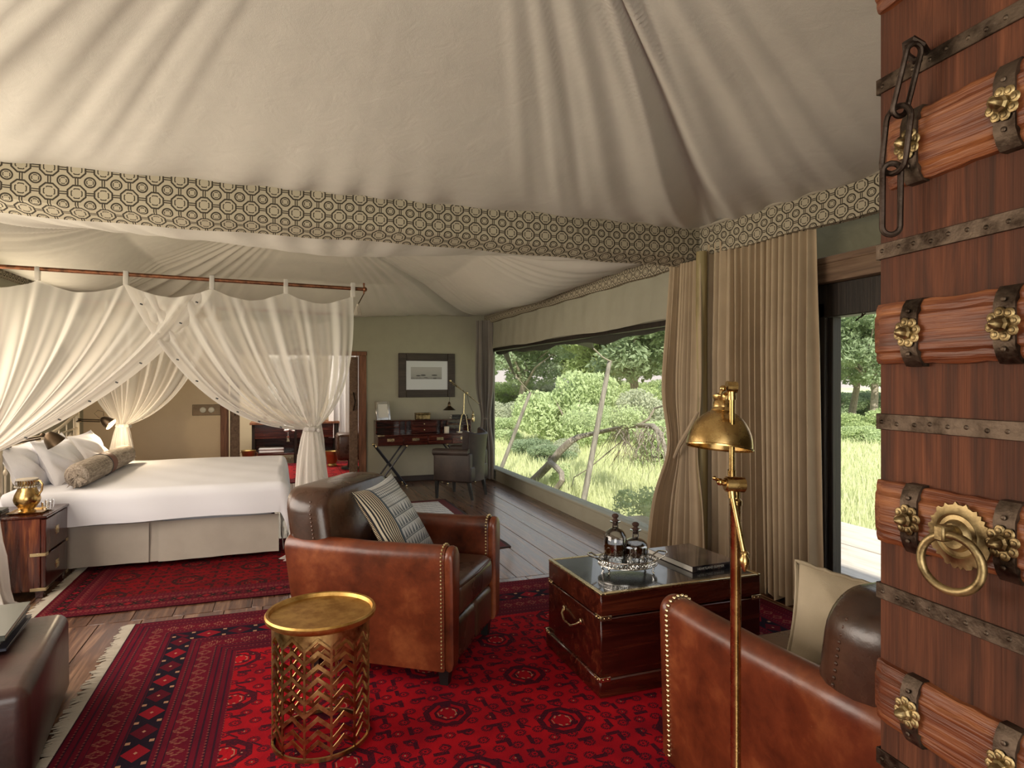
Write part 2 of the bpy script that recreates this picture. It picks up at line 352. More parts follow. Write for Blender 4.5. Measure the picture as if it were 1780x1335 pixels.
class MB:
    def __init__(s): s.v = []; s.f = []; s.uv = {}
    def add(s, vs, fs, T=None):
        o = len(s.v)
        s.v += [tuple(T @ Vector(p)) if T else tuple(p) for p in vs]; s.f += [[i + o for i in q] for q in fs]; return s
    def box(s, x0, x1, y0, y1, z0, z1, b=.004, seg=1, T=None):
        vs, fs = bev_cube(abs(x1 - x0), abs(y1 - y0), abs(z1 - z0), b, seg)
        c = Vector(((x0 + x1) / 2, (y0 + y1) / 2, (z0 + z1) / 2))
        return s.add([p + c for p in vs], fs, T)
    def obox(s, c, size, rot=(0, 0, 0), b=.004, seg=1, T=None):
        vs, fs = bev_cube(*size, b, seg); A = Matrix.Translation(c) @ Euler(rot).to_matrix().to_4x4()
        return s.add(vs, fs, (T @ A) if T else A)
    def bar(s, a, b_, w, h, bev=.002):
        a = Vector(a); b_ = Vector(b_); d = b_ - a; q = d.to_track_quat('Z', 'Y').to_matrix().to_4x4()
        vs, fs = bev_cube(w, h, d.length, bev, 1); return s.add(vs, fs, Matrix.Translation((a + b_) / 2) @ q)
    def tube(s, pts, r, seg=10, T=None, closed=False, cap=True):
        P = [Vector(p) for p in pts]; n = len(P); rr = r if isinstance(r, (list, tuple)) else [r] * n
        vs = []; up = None
        for i in range(n):
            if closed: t = P[(i + 1) % n] - P[i - 1]
            else: t = P[min(i + 1, n - 1)] - P[max(i - 1, 0)]
            t.normalize()
            if up is None:
                up = Vector((0, 0, 1)) if abs(t.z) < .9 else Vector((1, 0, 0))
            up = up - t * up.dot(t)
            if up.length < 1e-5: up = t.orthogonal()
            up.normalize(); sd = t.cross(up)
            for k in range(seg):
                a = 2 * PI * k / seg; vs.append(P[i] + (up * math.cos(a) + sd * math.sin(a)) * rr[i])
        fs = []; m = n if closed else n - 1
        for i in range(m):
            j = (i + 1) % n
            for k in range(seg):
                l = (k + 1) % seg; fs.append([i * seg + k, i * seg + l, j * seg + l, j * seg + k])
        if cap and not closed: fs.append(list(range(seg))[::-1]); fs.append([(n - 1) * seg + k for k in range(seg)])
        return s.add(vs, fs, T)
    def lathe(s, prof, seg=24, c=(0, 0, 0), T=None, fn=None, cap=True):
        vs = []; fs = []; n = len(prof)
        for i, (r, z) in enumerate(prof):
            for k in range(seg):
                a = 2 * PI * k / seg; q = r * (fn(a, z) if fn else 1)
                vs.append((c[0] + q * math.cos(a), c[1] + q * math.sin(a), c[2] + z))
        for i in range(n - 1):
            for k in range(seg):
                l = (k + 1) % seg; fs.append([i * seg + k, i * seg + l, (i + 1) * seg + l, (i + 1) * seg + k])
        if cap and prof[0][0] > 1e-4: fs.append(list(range(seg))[::-1])
        if cap and prof[-1][0] > 1e-4: fs.append([(n - 1) * seg + k for k in range(seg)])
        return s.add(vs, fs, T)
    def grid(s, fn, nu, nv, uvf=None, T=None, wrap=False):
        o = len(s.v); vs = []
        for j in range(nv + 1):
            for i in range(nu + (0 if wrap else 1)):
                vs.append(fn(i / nu, j / nv))
                if uvf: s.uv[len(s.v) + len(vs) - 1] = uvf(i / nu, j / nv)
        w = nu if wrap else nu + 1; fs = []
        for j in range(nv):
            for i in range(nu):
                i2 = (i + 1) % w; fs.append([j * w + i, j * w + i2, (j + 1) * w + i2, (j + 1) * w + i])
        return s.add(vs, fs, T)
    def prism(s, outline, d0, d1, T=None):
        """outline in x,z, extruded along y"""
        n = len(outline); vs = [(x, d0, z) for x, z in outline] + [(x, d1, z) for x, z in outline]
        fs = [list(range(n)), [n + i for i in range(n)][::-1]] + [[i, i + n, (i + 1) % n + n, (i + 1) % n] for i in range(n)]
        return s.add(vs, fs, T)
    def ball(s, c, r, seg=10, sq=(1, 1, 1), T=None):
        pr = [(max(r * math.sin(PI * i / 6), 1e-5), -r * math.cos(PI * i / 6)) for i in range(7)]
        vs0 = MB().lathe(pr, seg); return s.add([(c[0] + p[0] * sq[0], c[1] + p[1] * sq[1], c[2] + p[2] * sq[2]) for p in vs0.v], vs0.f, T)
    def mesh(s, name, mat=None, smooth=38):
        me = bpy.data.meshes.new(name); me.from_pydata(s.v, [], s.f); me.update()
        if smooth:
            me.shade_smooth(); me.set_sharp_from_angle(angle=R(smooth))
        if s.uv:
            uvl = me.uv_layers.new(name='UVMap'); idx = np.empty(len(me.loops), dtype=np.int32); me.loops.foreach_get('vertex_index', idx)
            arr = np.array([s.uv.get(int(i), (0, 0)) for i in idx], dtype=np.float32).ravel(); uvl.data.foreach_set('uv', arr)
        if mat: me.materials.append(mat)
        return me
    def build(s, name, mat, parent=None, smooth=38, **props):
        o = bpy.data.objects.new(name, s.mesh(name, mat, smooth)); COL.objects.link(o)
        if parent is not None: o.parent = parent
        for k, v in props.items(): o[k] = v
        return o

def thing(name, label, cat, loc=(0, 0, 0), rz=0, group=None):
    o = bpy.data.objects.new(name, None); COL.objects.link(o); o.location = loc; o.rotation_euler = (0, 0, rz)
    o.empty_display_size = .1; return tag(o, label, cat, group)
def tag(o, label, cat, group=None, kind=None):
    o['label'] = label; o['category'] = cat
    if group: o['group'] = group
    if kind: o['kind'] = kind
    return o
def struct(o, label=None, cat=None):
    o['kind'] = 'structure'
    if label: o['label'] = label
    if cat: o['category'] = cat
    return o
def inst(me, name, parent, loc=(0, 0, 0), rot=(0, 0, 0), **props):
    o = bpy.data.objects.new(name, me); COL.objects.link(o); o.parent = parent; o.location = loc; o.rotation_euler = rot
    for k, v in props.items(): o[k] = v
    return o
def dup(root, loc, rz, label, group=None):
    r = root.copy(); COL.objects.link(r); r.location = loc; r.rotation_euler = (0, 0, rz); r['label'] = label
    if group: r['group'] = group
    for ch in list(root.children):
        c = ch.copy(); COL.objects.link(c); c.parent = r
        for g in list(ch.children):
            d = g.copy(); COL.objects.link(d); d.parent = c
    return r

# ================================================================= THE SETTING
XL, XR, XB, YF = -2.45, 3.03, 3.42, 9.5       # left wall, window wall, door section, far wall
# floor of wide boards
fl = struct(MB().box(XL - .15, XB + .12, -1.6, 13.4, -.12, -.022, 0).build('floor', M['darkframe']), 'dark wooden floor of wide worn planks', 'floor')
lens = [(-1.55, 1.1), (1.1, 4.53), (4.53, 9.4), (9.4, 13.35)]
wid = .236; nx = int((XB + .1 - XL + .12) / wid)
for j, (ya, yb) in enumerate(lens):
    for k in range(nx + 1):
        x = XL - .12 + wid * (k + .5) + (j % 2) * .07
        if x > XB + .05: continue
        L = yb - ya - .006; key = ('plank', round(L, 3))
        if key not in _bev: _bev[key] = MB().box(-wid / 2 + .002, wid / 2 - .002, -L / 2, L / 2, -.022, 0, .002).mesh('plank', M['floorwood'])
        inst(_bev[key], 'plank', fl, (x, (ya + yb) / 2, random.uniform(-.0015, 0)))

def wall(name, boxes, mat, label):
    mb = MB()
    for b in boxes: mb.box(*b, 0)
    return struct(mb.build(name, mat), label, 'wall')
M['canvaslamplit'] = fabric('tan canvas', (.74, .59, .41), (.70, .55, .38), 300, .95, .3, 0, .5)  # warmth of the lamp light is painted into this canvas colour
wall('wall_bedside', [(XL - .1, -.83, YF, YF + .09, 0, 2.95)], M['canvaslamplit'], 'tan canvas wall between the bed canopy and the bathroom doorway')
wall('wall_far', [(1.13, XR + .12, YF, YF + .09, 0, 2.95), (-.83, 1.13, YF, YF + .09, 1.95, 2.95)], M['canvas'], 'sage canvas wall behind the desk with the bathroom doorway')
wall('wall_left', [(XL - .1, XL, -1.6, 1.7, 0, 2.95), (XL - .1, XL, 4.75, 5.2, 0, 2.95), (XL - .1, XL, 6.95, 13.4, 0, 2.95), (XL - .1, XL, 1.7, 4.75, 0, .7), (XL - .1, XL, 1.7, 4.75, 2.4, 2.95),
                   (XL - .1, XL, 5.2, 6.95, 0, .85), (XL - .1, XL, 5.2, 6.95, 2.25, 2.95)], M['canvas'], 'canvas wall behind the bedhead')
wall('wall_back', [(XL - .1, -1.9, -1.6, -1.5, 0, 2.95), (.75, XB + .1, -1.6, -1.5, 0, 2.95), (-1.9, .75, -1.6, -1.5, 2.35, 2.95)], M['canvas'], 'canvas wall with the entrance opening')
wall('wall_right', [(XB, XB + .08, -1.6, 2.2, 0, 2.95), (XB, XB + .08, 2.2, 4.2, 2.32, 2.95), (XB, XB + .08, 3.35, 4.2, 0, 2.32)], M['canvasshade'], 'dark canvas panel above the glazed door')  # shade on this panel is put into its canvas colour
wall('wall_bathroom', [(XL, 2.3, 13.3, 13.4, 0, 2.95), (2.2, 2.3, YF + .09, 13.3, 0, 2.95)], Mt('bathroom plaster', .9, 0, (.62, .52, .36)).m, 'ochre bathroom wall seen through the doorway')
struct(MB().box(XL - .1, 2.3, YF - .05, 13.4, 2.95, 3.0, 0).build('ceiling_bathroom', M['canvas']), 'bathroom ceiling above the doorway', 'ceiling')
# end of the jog between window wall and door section
struct(MB().box(XR, XB + .08, 4.16, 4.24, 0, 2.9, 0).build('wall_jog', M['canvas']), 'short canvas return behind the corner pole', 'wall')

# ceiling cloth: two tents
def tent(name, x0, x1, y0, y1, ze, Hh, p, sagv, nfold, seed, label, tfold=.022):
    cx, cy = (x0 + x1) / 2, (y0 + y1) / 2; hx, hy = (x1 - x0) / 2, (y1 - y0) / 2
    rr = np.random.default_rng(seed); ph = rr.uniform(0, 6.28, 8)
    def fn(u, v):
        # non-linear spacing keeps detail near the edges
        a = 2 * u - 1; b = 2 * v - 1
        X = cx + hx * a; Y = cy + hy * b
        ta, tb_ = 1 - abs(a), 1 - abs(b); t = 0. if min(ta, tb_) < 1e-6 else ta * tb_ / (ta ** 5 + tb_ ** 5) ** .2; s = 1 - t; t = min(1, t)
        w = (b if abs(a) >= abs(b) else a) / max(abs(a), abs(b), 1e-3)      # position along the edge -1..1
        side = 0 if abs(a) >= abs(b) else 1
        sgn = (1 if (a if side == 0 else b) > 0 else -1)
        z = ze + Hh * t ** p
        corner = 1 - abs(w)
        z -= sagv * math.sin(min(t / .42, 1) * PI) * (corner ** .5) * (1 if t < .42 else 0)
        # deep pleats that fan from the corners
        q = abs(w) ** 1.6 * nfold + ph[(a > 0) * 2 + (b > 0)] + .35 * math.sin(abs(w) * 11 + ph[4]) + .8 * (1 - t) * abs(w)
        amp = tfold * (t * max(1 - t, 0) * 4) ** .6 * (.06 + .94 * abs(w) ** 2.2)
        z += amp * math.sin(q * 6.283 + 1.5 * math.sin(3.1 * t + ph[5]) + 2 * t) + .35 * amp * math.sin(q * 15.1 + 4 * t)
        z += .05 * math.exp(-(corner / .06) ** 2) * math.sin(PI * min(1, t * 1.6)) - .045 * math.exp(-((corner - .13) / .06) ** 2) * math.sin(PI * min(1, t * 1.6))
        # soft irregular sag
        z += .02 * math.sin(2.3 * X + 1.7 * Y + ph[6]) * math.sin(1.9 * Y - .8 * X + ph[7]) * min(1, t * 5)
        # little gathers along the edge
        g = math.exp(-t / .09)
        z += .016 * g * math.sin(w * 46 + 3 * math.sin(w * 7)) * min(1, t * 30)
        return (X, Y, z)
    mb = MB(); mb.grid(fn, 260, 260); mb.f = [q[::-1] for q in mb.f]
    return struct(mb.build(name, M['tent'], smooth=180), label, 'ceiling')
tent('ceiling', XL, 3.24, -1.5, 4.16, 2.70, .62, 1.55, .03, 4.5, 3, 'cream draped tent cloth over the sitting area')
tent('ceiling_bedroom', XL, 3.02, 4.2, YF, 2.56, 1.05, 1.75, .20, 6.5, 5, 'cream draped tent cloth over the bed')

# pelmets with the trellis print
def pelmet(name, pts, z0f, z1f, thick, label, under=True, drop=0.):
    """pts: polyline of x,y seen face; z0f/z1f bottom and top height by distance fraction"""
    P = [Vector((*p, 0)) for p in pts]; L = [0]
    for a, b in zip(P, P[1:]): L.append(L[-1] + (b - a).length)
    n = max(int(L[-1] / .07), 4); mb = MB()
    def at(u):
        d = u * L[-1]
        for i in range(len(P) - 1):
            if d <= L[i + 1] + 1e-6:
                k = (d - L[i]) / (L[i + 1] - L[i]); q = P[i].lerp(P[i + 1], k); t = (P[i + 1] - P[i]).normalized(); return q, Vector((-t.y, t.x, 0)), d
    sec = [(0, 1), (0, .5), (0, 0), (1, 0)] + ([(1, 1)] if under else [])
    def fn(u, v):
        q, nrm, d = at(u); k = min(int(round(v * (len(sec) - 1))), len(sec) - 1); dep, hh = sec[k]
        a, b = z0f(u), z1f(u); z = a + (b - a) * hh + .004 * math.sin(d * 9) * (1 - hh) - (drop * dep * (hh < .5)) + .006 * math.sin(d * 2.1 + 1) * (1 - hh) * (drop > 0)
        w = nrm * (dep * thick + .006 * math.sin(d * 5.3 + hh * 2))
        return (q.x + w.x, q.y + w.y, z)
    vv = [0, .5, 1, 1 + .4, 2.4]
    def uvf(u, v):
        q, nrm, d = at(u); k = min(int(round(v * (len(sec) - 1))), len(sec) - 1)
        hgt = .235; y = [hgt, hgt / 2, 0, -thick, -thick - hgt][k]
        return (d, y)
    mb.grid(fn, n, len(sec) - 1, uvf)
    o = mb.build(name, M['trellis'], smooth=30); struct(o, label, 'pelmet')
    tr = MB(); tr.tube([Vector((*fn(i / n, 0)[:2], z1f(i / n) + .008)) + at(i / n)[1] * -.008 for i in range(n + 1)], .013, 6)
    tr.build('piping', M['fringe'], o)
    return o
pelmet('trim_1', [(3.05, 4.12), (XL, 4.12)][::-1], lambda u: 2.50 - .02 * u, lambda u: 2.745 - .05 * u, .13, 'patterned cloth pelmet on the beam across the room', True, .055)
pelmet('trim_2', [(3.05, 4.12), (3.2, 2.64), (3.3, 1.2)], lambda u: 2.484 + .01 * u, lambda u: 2.70, .06, 'patterned pelmet above the large taupe curtain', False)
pelmet('trim_3', [(2.95, 9.45), (2.95, 4.26)], lambda u: 2.42, lambda u: 2.60, .06, 'patterned pelmet above the wide window', False)
pelmet('trim_4', [(XL + .05, 4.3), (XL + .05, 9.45)], lambda u: 2.46, lambda u: 2.68, .05, 'patterned pelmet on the left behind the bed canopy', False)
# back side fill of pelmet 2/3 towards the wall
struct(MB().box(3.16, XB, 4.0, 4.2, 2.50, 2.9, 0).build('trim_5', M['canvasshade']), 'dark canvas filler above the corner pole', 'canvas')  # filler takes the same canvas with shade in its colour

# window wall: sill and header
sl = MB()
sl.box(XR, XR + .14, 4.2, YF, -.1, .155, .012, 2); sl.box(XR - .01, XR + .15, 4.2, YF, .15, .18, .01, 2)
struct(sl.build('wall_low', M['canvaslight']), 'low padded canvas sill wall under the wide window', 'wall')
hd = MB()
def hdr(u, v):
    y = 4.2 + (YF - 4.2) * u; z = 2.02 + .58 * v + (.012 * math.sin(y * 3.1) if v < .1 else 0)
    return (XR - .05 + .03 * v + .006 * math.sin(y * 9 + v * 5) + .004 * math.sin(y * 23), y, z)
hd.grid(hdr, 120, 6); hd.box(XR, XR + .04, 4.2, YF, 2.03, 2.95, 0)
struct(hd.build('wall_header', M['canvaslight'], smooth=60), 'light sage canvas panel above the wide window', 'wall')
wf = struct(bpy.data.objects.new('window_1', None)); COL.objects.link(wf); tag(wf, 'wide screened window onto the meadow', 'window', kind='structure')
MB().box(XR + .05, XR + .055, 4.24, YF, .18, 2.03, 0).build('pane', M['pane'], wf)
MB().box(XR + .03, XR + .08, YF - .06, YF, .18, 2.03).build('window_frame', M['darkframe'], wf)
MB().box(XR + .03, XR + .08, 4.22, 4.28, .18, 2.03).build('window_frame', M['darkframe'], wf)
MB().box(XR + .02, XR + .09, 4.2, YF, 1.985, 2.04).build('window_frame', M['darkframe'], wf)
# rolled awning flap under the header, outside, with hanging scallops
rl = MB()
def roll(u, a):
    y = 4.25 + (YF - 4.3) * u; s_ = .5 + .5 * math.sin(y * 3.3 + .8) + .3 * math.sin(y * 7.7)
    r = .035 + .03 * max(s_, 0) * (1 - .35 * u)
    return (XR + .16 + r * math.cos(a * 2 * PI), y, 2.0 - .02 * max(s_, 0) + r * math.sin(a * 2 * PI))
rl.grid(lambda a, u: roll(u, a), 12, 110, wrap=True)
tag(rl.build('rolled_window_flap', M['darkcanvas']), 'dark rolled canvas flap hanging under the header of the wide window', 'window flap')
# glazed door on the right
d1 = struct(bpy.data.objects.new('door_1', None), 'glazed timber door beside the large curtain', 'door'); COL.objects.link(d1)
MB().box(XB - .06, XB + .06, 3.20, 3.36, 0, 2.03, .006).build('door_jamb', M['darkframe'], d1)
MB().box(XB - .03, XB + .05, 3.165, 3.215, 0, 2.0, .006).build('door_stile', M['darkframe'], d1)
MB().box(XB - .06, XB + .06, 2.2, 3.36, 1.93, 2.15, .006).build('door_rail', M['darkframe'], d1)
MB().box(XB - .03, XB + .05, 2.2, 3.2, 0, .06, .004).build('door_rail', M['darkframe'], d1)
MB().box(XB, XB + .006, 2.2, 3.17, .06, 1.93, 0).build('pane', M['pane'], d1)
hk = MB(); hk.tube([(XB - .04, 2.92, 1.95), (XB - .06, 2.92, 1.9), (XB - .08, 2.90, 1.905), (XB - .06, 2.89, 1.925), (XB - .05, 2.95, 1.9), (XB - .07, 2.95, 1.885)], .004, 6)
hk.build('door_hook', M['iron'], d1)
lt = MB().box(XB - .12, XB + .02, 2.0, 3.5, 2.15, 2.315, .012, 2)
struct(lt.build('trim_6', M['lintel']), 'weathered timber lintel over the glazed door', 'lintel')
MB().box(XB - .127, XB - .115, 2.0, 3.5, 2.27, 2.315, .004).build('moulding', M['lintel'], bpy.data.objects['trim_6'])
# corner pole
tag(MB().tube([(3.0, 4.03, 0), (3.0, 4.02, .9), (3.005, 4.03, 1.8), (3.0, 4.02, 2.50)], [.048, .046, .044, .042], 14).build('corner_pole', M['bamboo']), 'pale round timber pole standing between the two taupe curtains', 'pole')
# left wall windows outside the picture; the sitting area one added for light
for n_, (ya, yb, za, zb) in (('window_2', (5.2, 6.95, .85, 2.25)), ('window_added', (1.7, 4.75, .7, 2.4))):
    w = struct(bpy.data.objects.new(n_, None)); COL.objects.link(w)
    w['label'] = 'screened window behind the iron bedhead' if n_ == 'window_2' else 'window of the sitting area in the left wall'; w['category'] = 'window'
    for a in (ya, yb): MB().box(XL - .1, XL + .02, a - .03, a + .03, za, zb).build('window_frame', M['oldtimber'], w)
    for z in (za, zb): MB().box(XL - .1, XL + .02, ya, yb, z - .03, z + .03).build('window_frame', M['oldtimber'], w)
struct(MB().box(1.13, 3.0, YF - .025, YF, 0, .085, .005).build('baseboard_far', M['baseboard']), 'dark baseboard under the desk', 'baseboard')
struct(MB().box(XL, -.84, YF - .025, YF, 0, .085, .005).build('baseboard_left', M['baseboard']), 'dark baseboard left of the doorway', 'baseboard')
# bathroom doorway
d2 = struct(bpy.data.objects.new('door_2', None), 'timber framed doorway to the bathroom', 'doorway'); COL.objects.link(d2)
for a, b, m_ in ((-.835, -.74, 'oldtimber'), (1.035, 1.135, 'oldtimber')): MB().box(a, b, YF - .03, YF + .1, 0, 1.9, .006).build('door_jamb', M[m_], d2)
MB().box(-.835, 1.14, YF - .035, YF + .1, 1.9, 1.96, .006).build('door_head', M['oldtimber'], d2)
for a, b in ((-.72, -.60), (.90, 1.02)):
    lf = MB().box(a, b, YF + .05, YF + .12, 0, 1.88, .006).build('sliding_door_edge', M['lintel'], d2)
pl = MB(); pl.obox((-.655, YF + .045, 1.2), (.02, .012, .32), b=.003)
for k in range(5): pl.ball((-.655, YF + .036, 1.09 + k * .055), .008)
pl.build('latch_plate', M['iron'], d2)
MB().tube([(.955, YF + .04, 1.35), (.96, YF + .01, 1.31), (.975, YF + .0, 1.22), (.96, YF + .01, 1.13), (.955, YF + .04, 1.09)], .011, 8).build('pull_handle', M['iron'], d2)

# ================================================================= OUTSIDE
gr = MB().grid(lambda u, v: (-60 + 260 * u, -80 + 330 * v, -.7 + .35 * math.sin(u * 31) * math.sin(v * 23) * max(0, min(1, (u - .35) * 4))), 80, 80)
struct(gr.build('ground', M['ground'], smooth=180), 'sunlit meadow beyond the deck', 'meadow')
# deck boards
dk = struct(bpy.data.objects.new('deck_floor', None), 'sun bleached timber deck outside the glazed door', 'deck'); COL.objects.link(dk)
dm = MB().box(-.395, .395, -4.25, 4.25, -.04, 0, .004).mesh('plank', M['deck'])
for k in range(3): inst(dm, 'plank', dk, (XB + .1 + .42 + .805 * k, 2.25, -.08))
MB().box(XB + .1, 5.85, -2, 6.5, -.75, -.13, 0).build('deck_base', M['lintel'], dk)

def foliage(mb, blobs, n, leafsize, seed):
    r = np.random.default_rng(seed); vol = np.array([b[3] ** 2 for b in blobs]); vol = vol / vol.sum()
    idx = r.choice(len(blobs), n, p=vol)
    B = np.array(blobs)[idx]; d = r.normal(size=(n, 3)); d /= np.linalg.norm(d, axis=1)[:, None]
    rad = B[:, 3] * (.55 + .5 * r.random(n) ** .5)
    c = B[:, :3] + d * rad[:, None] * np.array([1, 1, .72])
    a = r.normal(size=(n, 3)) + d * .6; a /= np.linalg.norm(a, axis=1)[:, None]
    t = np.cross(a, r.normal(size=(n, 3))); t /= np.linalg.norm(t, axis=1)[:, None]; b = np.cross(a, t)
    s = leafsize * (.6 + .8 * r.random(n)); ln = t * s[:, None]; wd = b * (s * .42)[:, None]
    V = np.stack([c - ln, c + wd - a * (s * .1)[:, None], c + ln, c - wd - a * (s * .1)[:, None]], 1).reshape(-1, 3)
    o = len(mb.v); mb.v += [tuple(p) for p in V.tolist()]; mb.f += [[o + 4 * i, o + 4 * i + 1, o + 4 * i + 2, o + 4 * i + 3] for i in range(n)]
    return mb
def blobs(n, rx, ry, z0, z1, r0, r1, seed):
    r = np.random.default_rng(seed); o = []
    for _ in range(n):
        a = r.uniform(0, 6.28); q = r.random() ** .6; z = r.uniform(z0, z1); k = 1 - .5 * abs((z - (z0 + z1) / 2) / max((z1 - z0) / 2, .01)) ** 2
        o.append((rx * q * math.cos(a) * k, ry * q * math.sin(a) * k, z, r.uniform(r0, r1)))
    return o
BUSH = [foliage(MB(), blobs(14, 1.5, 1.5, .3, 1.5, .35, .75, s), 11000, .062, s).mesh('foliage', M[k], 0) for s, k in ((11, 'leaflight'), (12, 'leafmid'), (13, 'leafgrey'), (14, 'leafdark'))]
CROWN = [foliage(MB(), blobs(36, 3.3, 3.3, 2.6, 6.4, .6, 1.2, s), 14000, .13, s).mesh('crown', M[k], 0) for s, k in ((21, 'leafdark'), (22, 'leafmid'), (23, 'leafdark'))]
def trunkmesh(seed):
    r = random.Random(seed); mb = MB(); top = (r.uniform(-.3, .3), r.uniform(-.3, .3), 3.0)
    mb.tube([(0, 0, -.2), (.05, 0, .8), (top[0] * .5, top[1] * .6, 1.9), top], [.24, .19, .16, .14], 8)
    for k in range(7):
        a = k * .9 + r.random(); q = r.uniform(1.3, 2.4); z = r.uniform(4.0, 5.6)
        st = Vector((top[0] * .8, top[1] * .8, r.uniform(2.0, 3.0)))
        mid = st.lerp(Vector((q * math.cos(a), q * math.sin(a), z)), .5) + Vector((r.uniform(-.2, .2), r.uniform(-.2, .2), .2))
        mb.tube([st, mid, (q * math.cos(a), q * math.sin(a), z)], [.10, .06, .025], 6)
    return mb.mesh('trunk', M['bark'], 60)
TRUNK = [trunkmesh(31), trunkmesh(32), trunkmesh(33)]
stemm = MB()
for k in range(6):
    a = k * 1.05; stemm.tube([(0, 0, -.2), (.3 * math.cos(a), .3 * math.sin(a), .5), (.8 * math.cos(a), .8 * math.sin(a), 1.1)], [.05, .035, .015], 5)
stemm = stemm.mesh('stems', M['bark'], 60)
def bush(u, d, k, s, sz=1., label='', z=-.75):
    p = deep(u, d); t = thing('bush', label, 'bush', (p.x, p.y, z), random.uniform(0, 6), 'bushes in the meadow'); t.scale = (s, s, s * sz)
    inst(BUSH[k], 'foliage', t, kind='stuff'); inst(stemm, 'stems', t); return t
def tree(u, d, k, s, label, z=-.8, wide=1., rz=None):
    p = deep(u, d); t = thing('tree', label, 'tree', (p.x, p.y, z), random.uniform(0, 6) if rz is None else rz, 'trees beyond the meadow'); t.scale = (s * wide, s * wide, s)
    inst(CROWN[k], 'crown', t, kind='stuff'); inst(TRUNK[k], 'trunk', t); return t
tree(1482, 33, 0, 1.0, 'tall dark tree with a straight grey trunk seen left in the glazed door', rz=1.)
tree(1520, 29, 2, .95, 'tall tree with a leaning trunk seen beside the antique door leaf', rz=3.)
tree(1552, 38, 1, 1.1, 'tree mostly hidden behind the antique door leaf')
tree(905, 42, 0, 1.0, 'dark tree at the far left of the wide window', wide=1.25)
tree(972, 47, 1, 1.15, 'mid green tree right of the dark far left tree, beyond the left pole', wide=1.2)
tree(1040, 36, 1, 1.05, 'green tree behind the top of the right leaning pole', wide=1.2)
tree(1105, 33, 0, 1.1, 'broad dark tree at the upper right of the wide window', wide=1.25)
tree(1165, 36, 2, 1.15, 'dark tree next to the edge of the taupe curtain', wide=1.2)
bl = [(1005, 21, 0, 1.12, 1.35, 'large pale green bush in the middle of the window'),
      (958, 27, 1, .85, 1.1, 'mid green bush left of the large pale bush'), (888, 30, 2, 1.0, .7, 'grey green bush by the left curtain edge'),
      (928, 18, 3, .5, .7, 'small dark bush between the two leaning poles'), (952, 16.5, 3, .42, .8, 'low dark bush above the fallen trunk'), (975, 17.5, 2, .42, .8, 'low grey bush right of the low dark bush'),
      (1085, 25, 1, 1.05, 1.1, 'mid green bush right of the right leaning pole'), (1125, 21, 2, .95, 1.1, 'grey green bush above the bare branch'),
      (1155, 16, 0, .75, 1.0, 'pale bush beside the curtain edge'), (1045, 28, 0, 1.1, 1.1, 'pale bush behind the right pole'),
      (1456, 24, 1, .8, .7, 'bush at the foot of the left tree in the glazed door'), (1503, 22, 0, .7, .6, 'pale bush between the two trees in the glazed door'), (1530, 24, 1, .85, .8, 'bush next to the antique door leaf'),
      (868, 23, 0, .8, .7, 'pale bush at the left edge of the wide window'), (935, 34, 0, 1.1, .6, 'distant pale bush under the dark far left tree')]
for u, d, k, s, sz, lb in bl: bush(u, d, k, s, sz, lb)
for i, u in enumerate((1440, 1480, 1515, 1545)):
    bush(u, 40 + 3 * (i % 2), (3, 1, 3, 1)[i], 1.3, .7, ('dark thicket at the left edge of the glazed door view', 'thicket behind the left tree trunk', 'dark thicket behind the leaning trunk', 'thicket behind the antique door leaf')[i])
for i, u in enumerate((872, 935, 1000, 1060, 1120, 1170)):
    bush(u, 52, (1, 2, 0, 1, 1, 3)[i], 1.9, .7, ('far thicket by the left curtain', 'far dark thicket under the window left of centre', 'far thicket above the large pale bush', 'far dark thicket behind the right pole', 'far thicket right of the right pole', 'far dark thicket by the taupe curtain')[i])

# grass blades, nearer part of the meadow
def grass(n, seed):
    r = np.random.default_rng(seed); mb = MB()
    u = r.uniform(850, 1560, n); d = 7 + 26 * r.random(n) ** 1.5
    for i in range(n):
        q = ray(u[i], CY); x, y = q[0] * d[i], q[1] * d[i]
        if x < XB + .7 or (x < 5.95 and y < 6.6): continue
        h = r.uniform(.18, .42); w = .006 + .0012 * d[i]; a = r.uniform(0, 3.14); lx, ly = r.normal(0, .09, 2)
        o = len(mb.v); mb.v += [(x - w * math.cos(a), y - w * math.sin(a), -.75), (x + w * math.cos(a), y + w * math.sin(a), -.75), (x + lx, y + ly, -.75 + h)]; mb.f.append([o, o + 1, o + 2])
    return mb
tag(grass(60000, 5).build('meadow_grass', M['grass'], smooth=0), 'tall yellow green grass growing in the meadow', 'grass', kind='stuff')

# leaning poles, ropes, awning
XP = 4.45
def P2(u, v, x): return onX(u, v, x)
for nm, top, bot, r_, lb in (('right', (1060, 627), (1015, 868), .045, 'thicker leaning grey pole near the middle of the wide window'), ('left', (922, 682), (872, 812), .042, 'thinner leaning grey pole at the left of the wide window')):
    a = onX(*top, XP + .5); b = onX(*bot, XP - .1); c = a + (b - a) * 1.55
    t = MB().tube([c, b.lerp(a, .3) + Vector((.01, .02, 0)), b.lerp(a, .65) - Vector((.01, .015, 0)), a], [r_ * 1.15, r_, r_ * .95, r_ * .8], 10)
    tag(t.build('awning_pole', M['greypole']), lb, 'pole')
aw = thing('awning', 'grey canvas awning corner with ropes above the wide window', 'awning', (0, 0, 0))
def tri(pts, name, mat):
    mb = MB()
    A, B, C = [Vector(p) for p in pts]
    mb.grid(lambda u, v: tuple(A.lerp(B.lerp(C, u), v) + Vector((0, 0, -.05 * math.sin(PI * u) * v))), 8, 8)
    o = mb.build(name, mat, aw, 180); s_ = o.modifiers.new('t', 'SOLIDIFY'); s_.thickness = .01; return o
tri([onX(1032, 606, 4.5), onX(925, 580, 3.6), onX(1025, 572, 3.5)], 'canvas_corner', M['canvasgrey'])
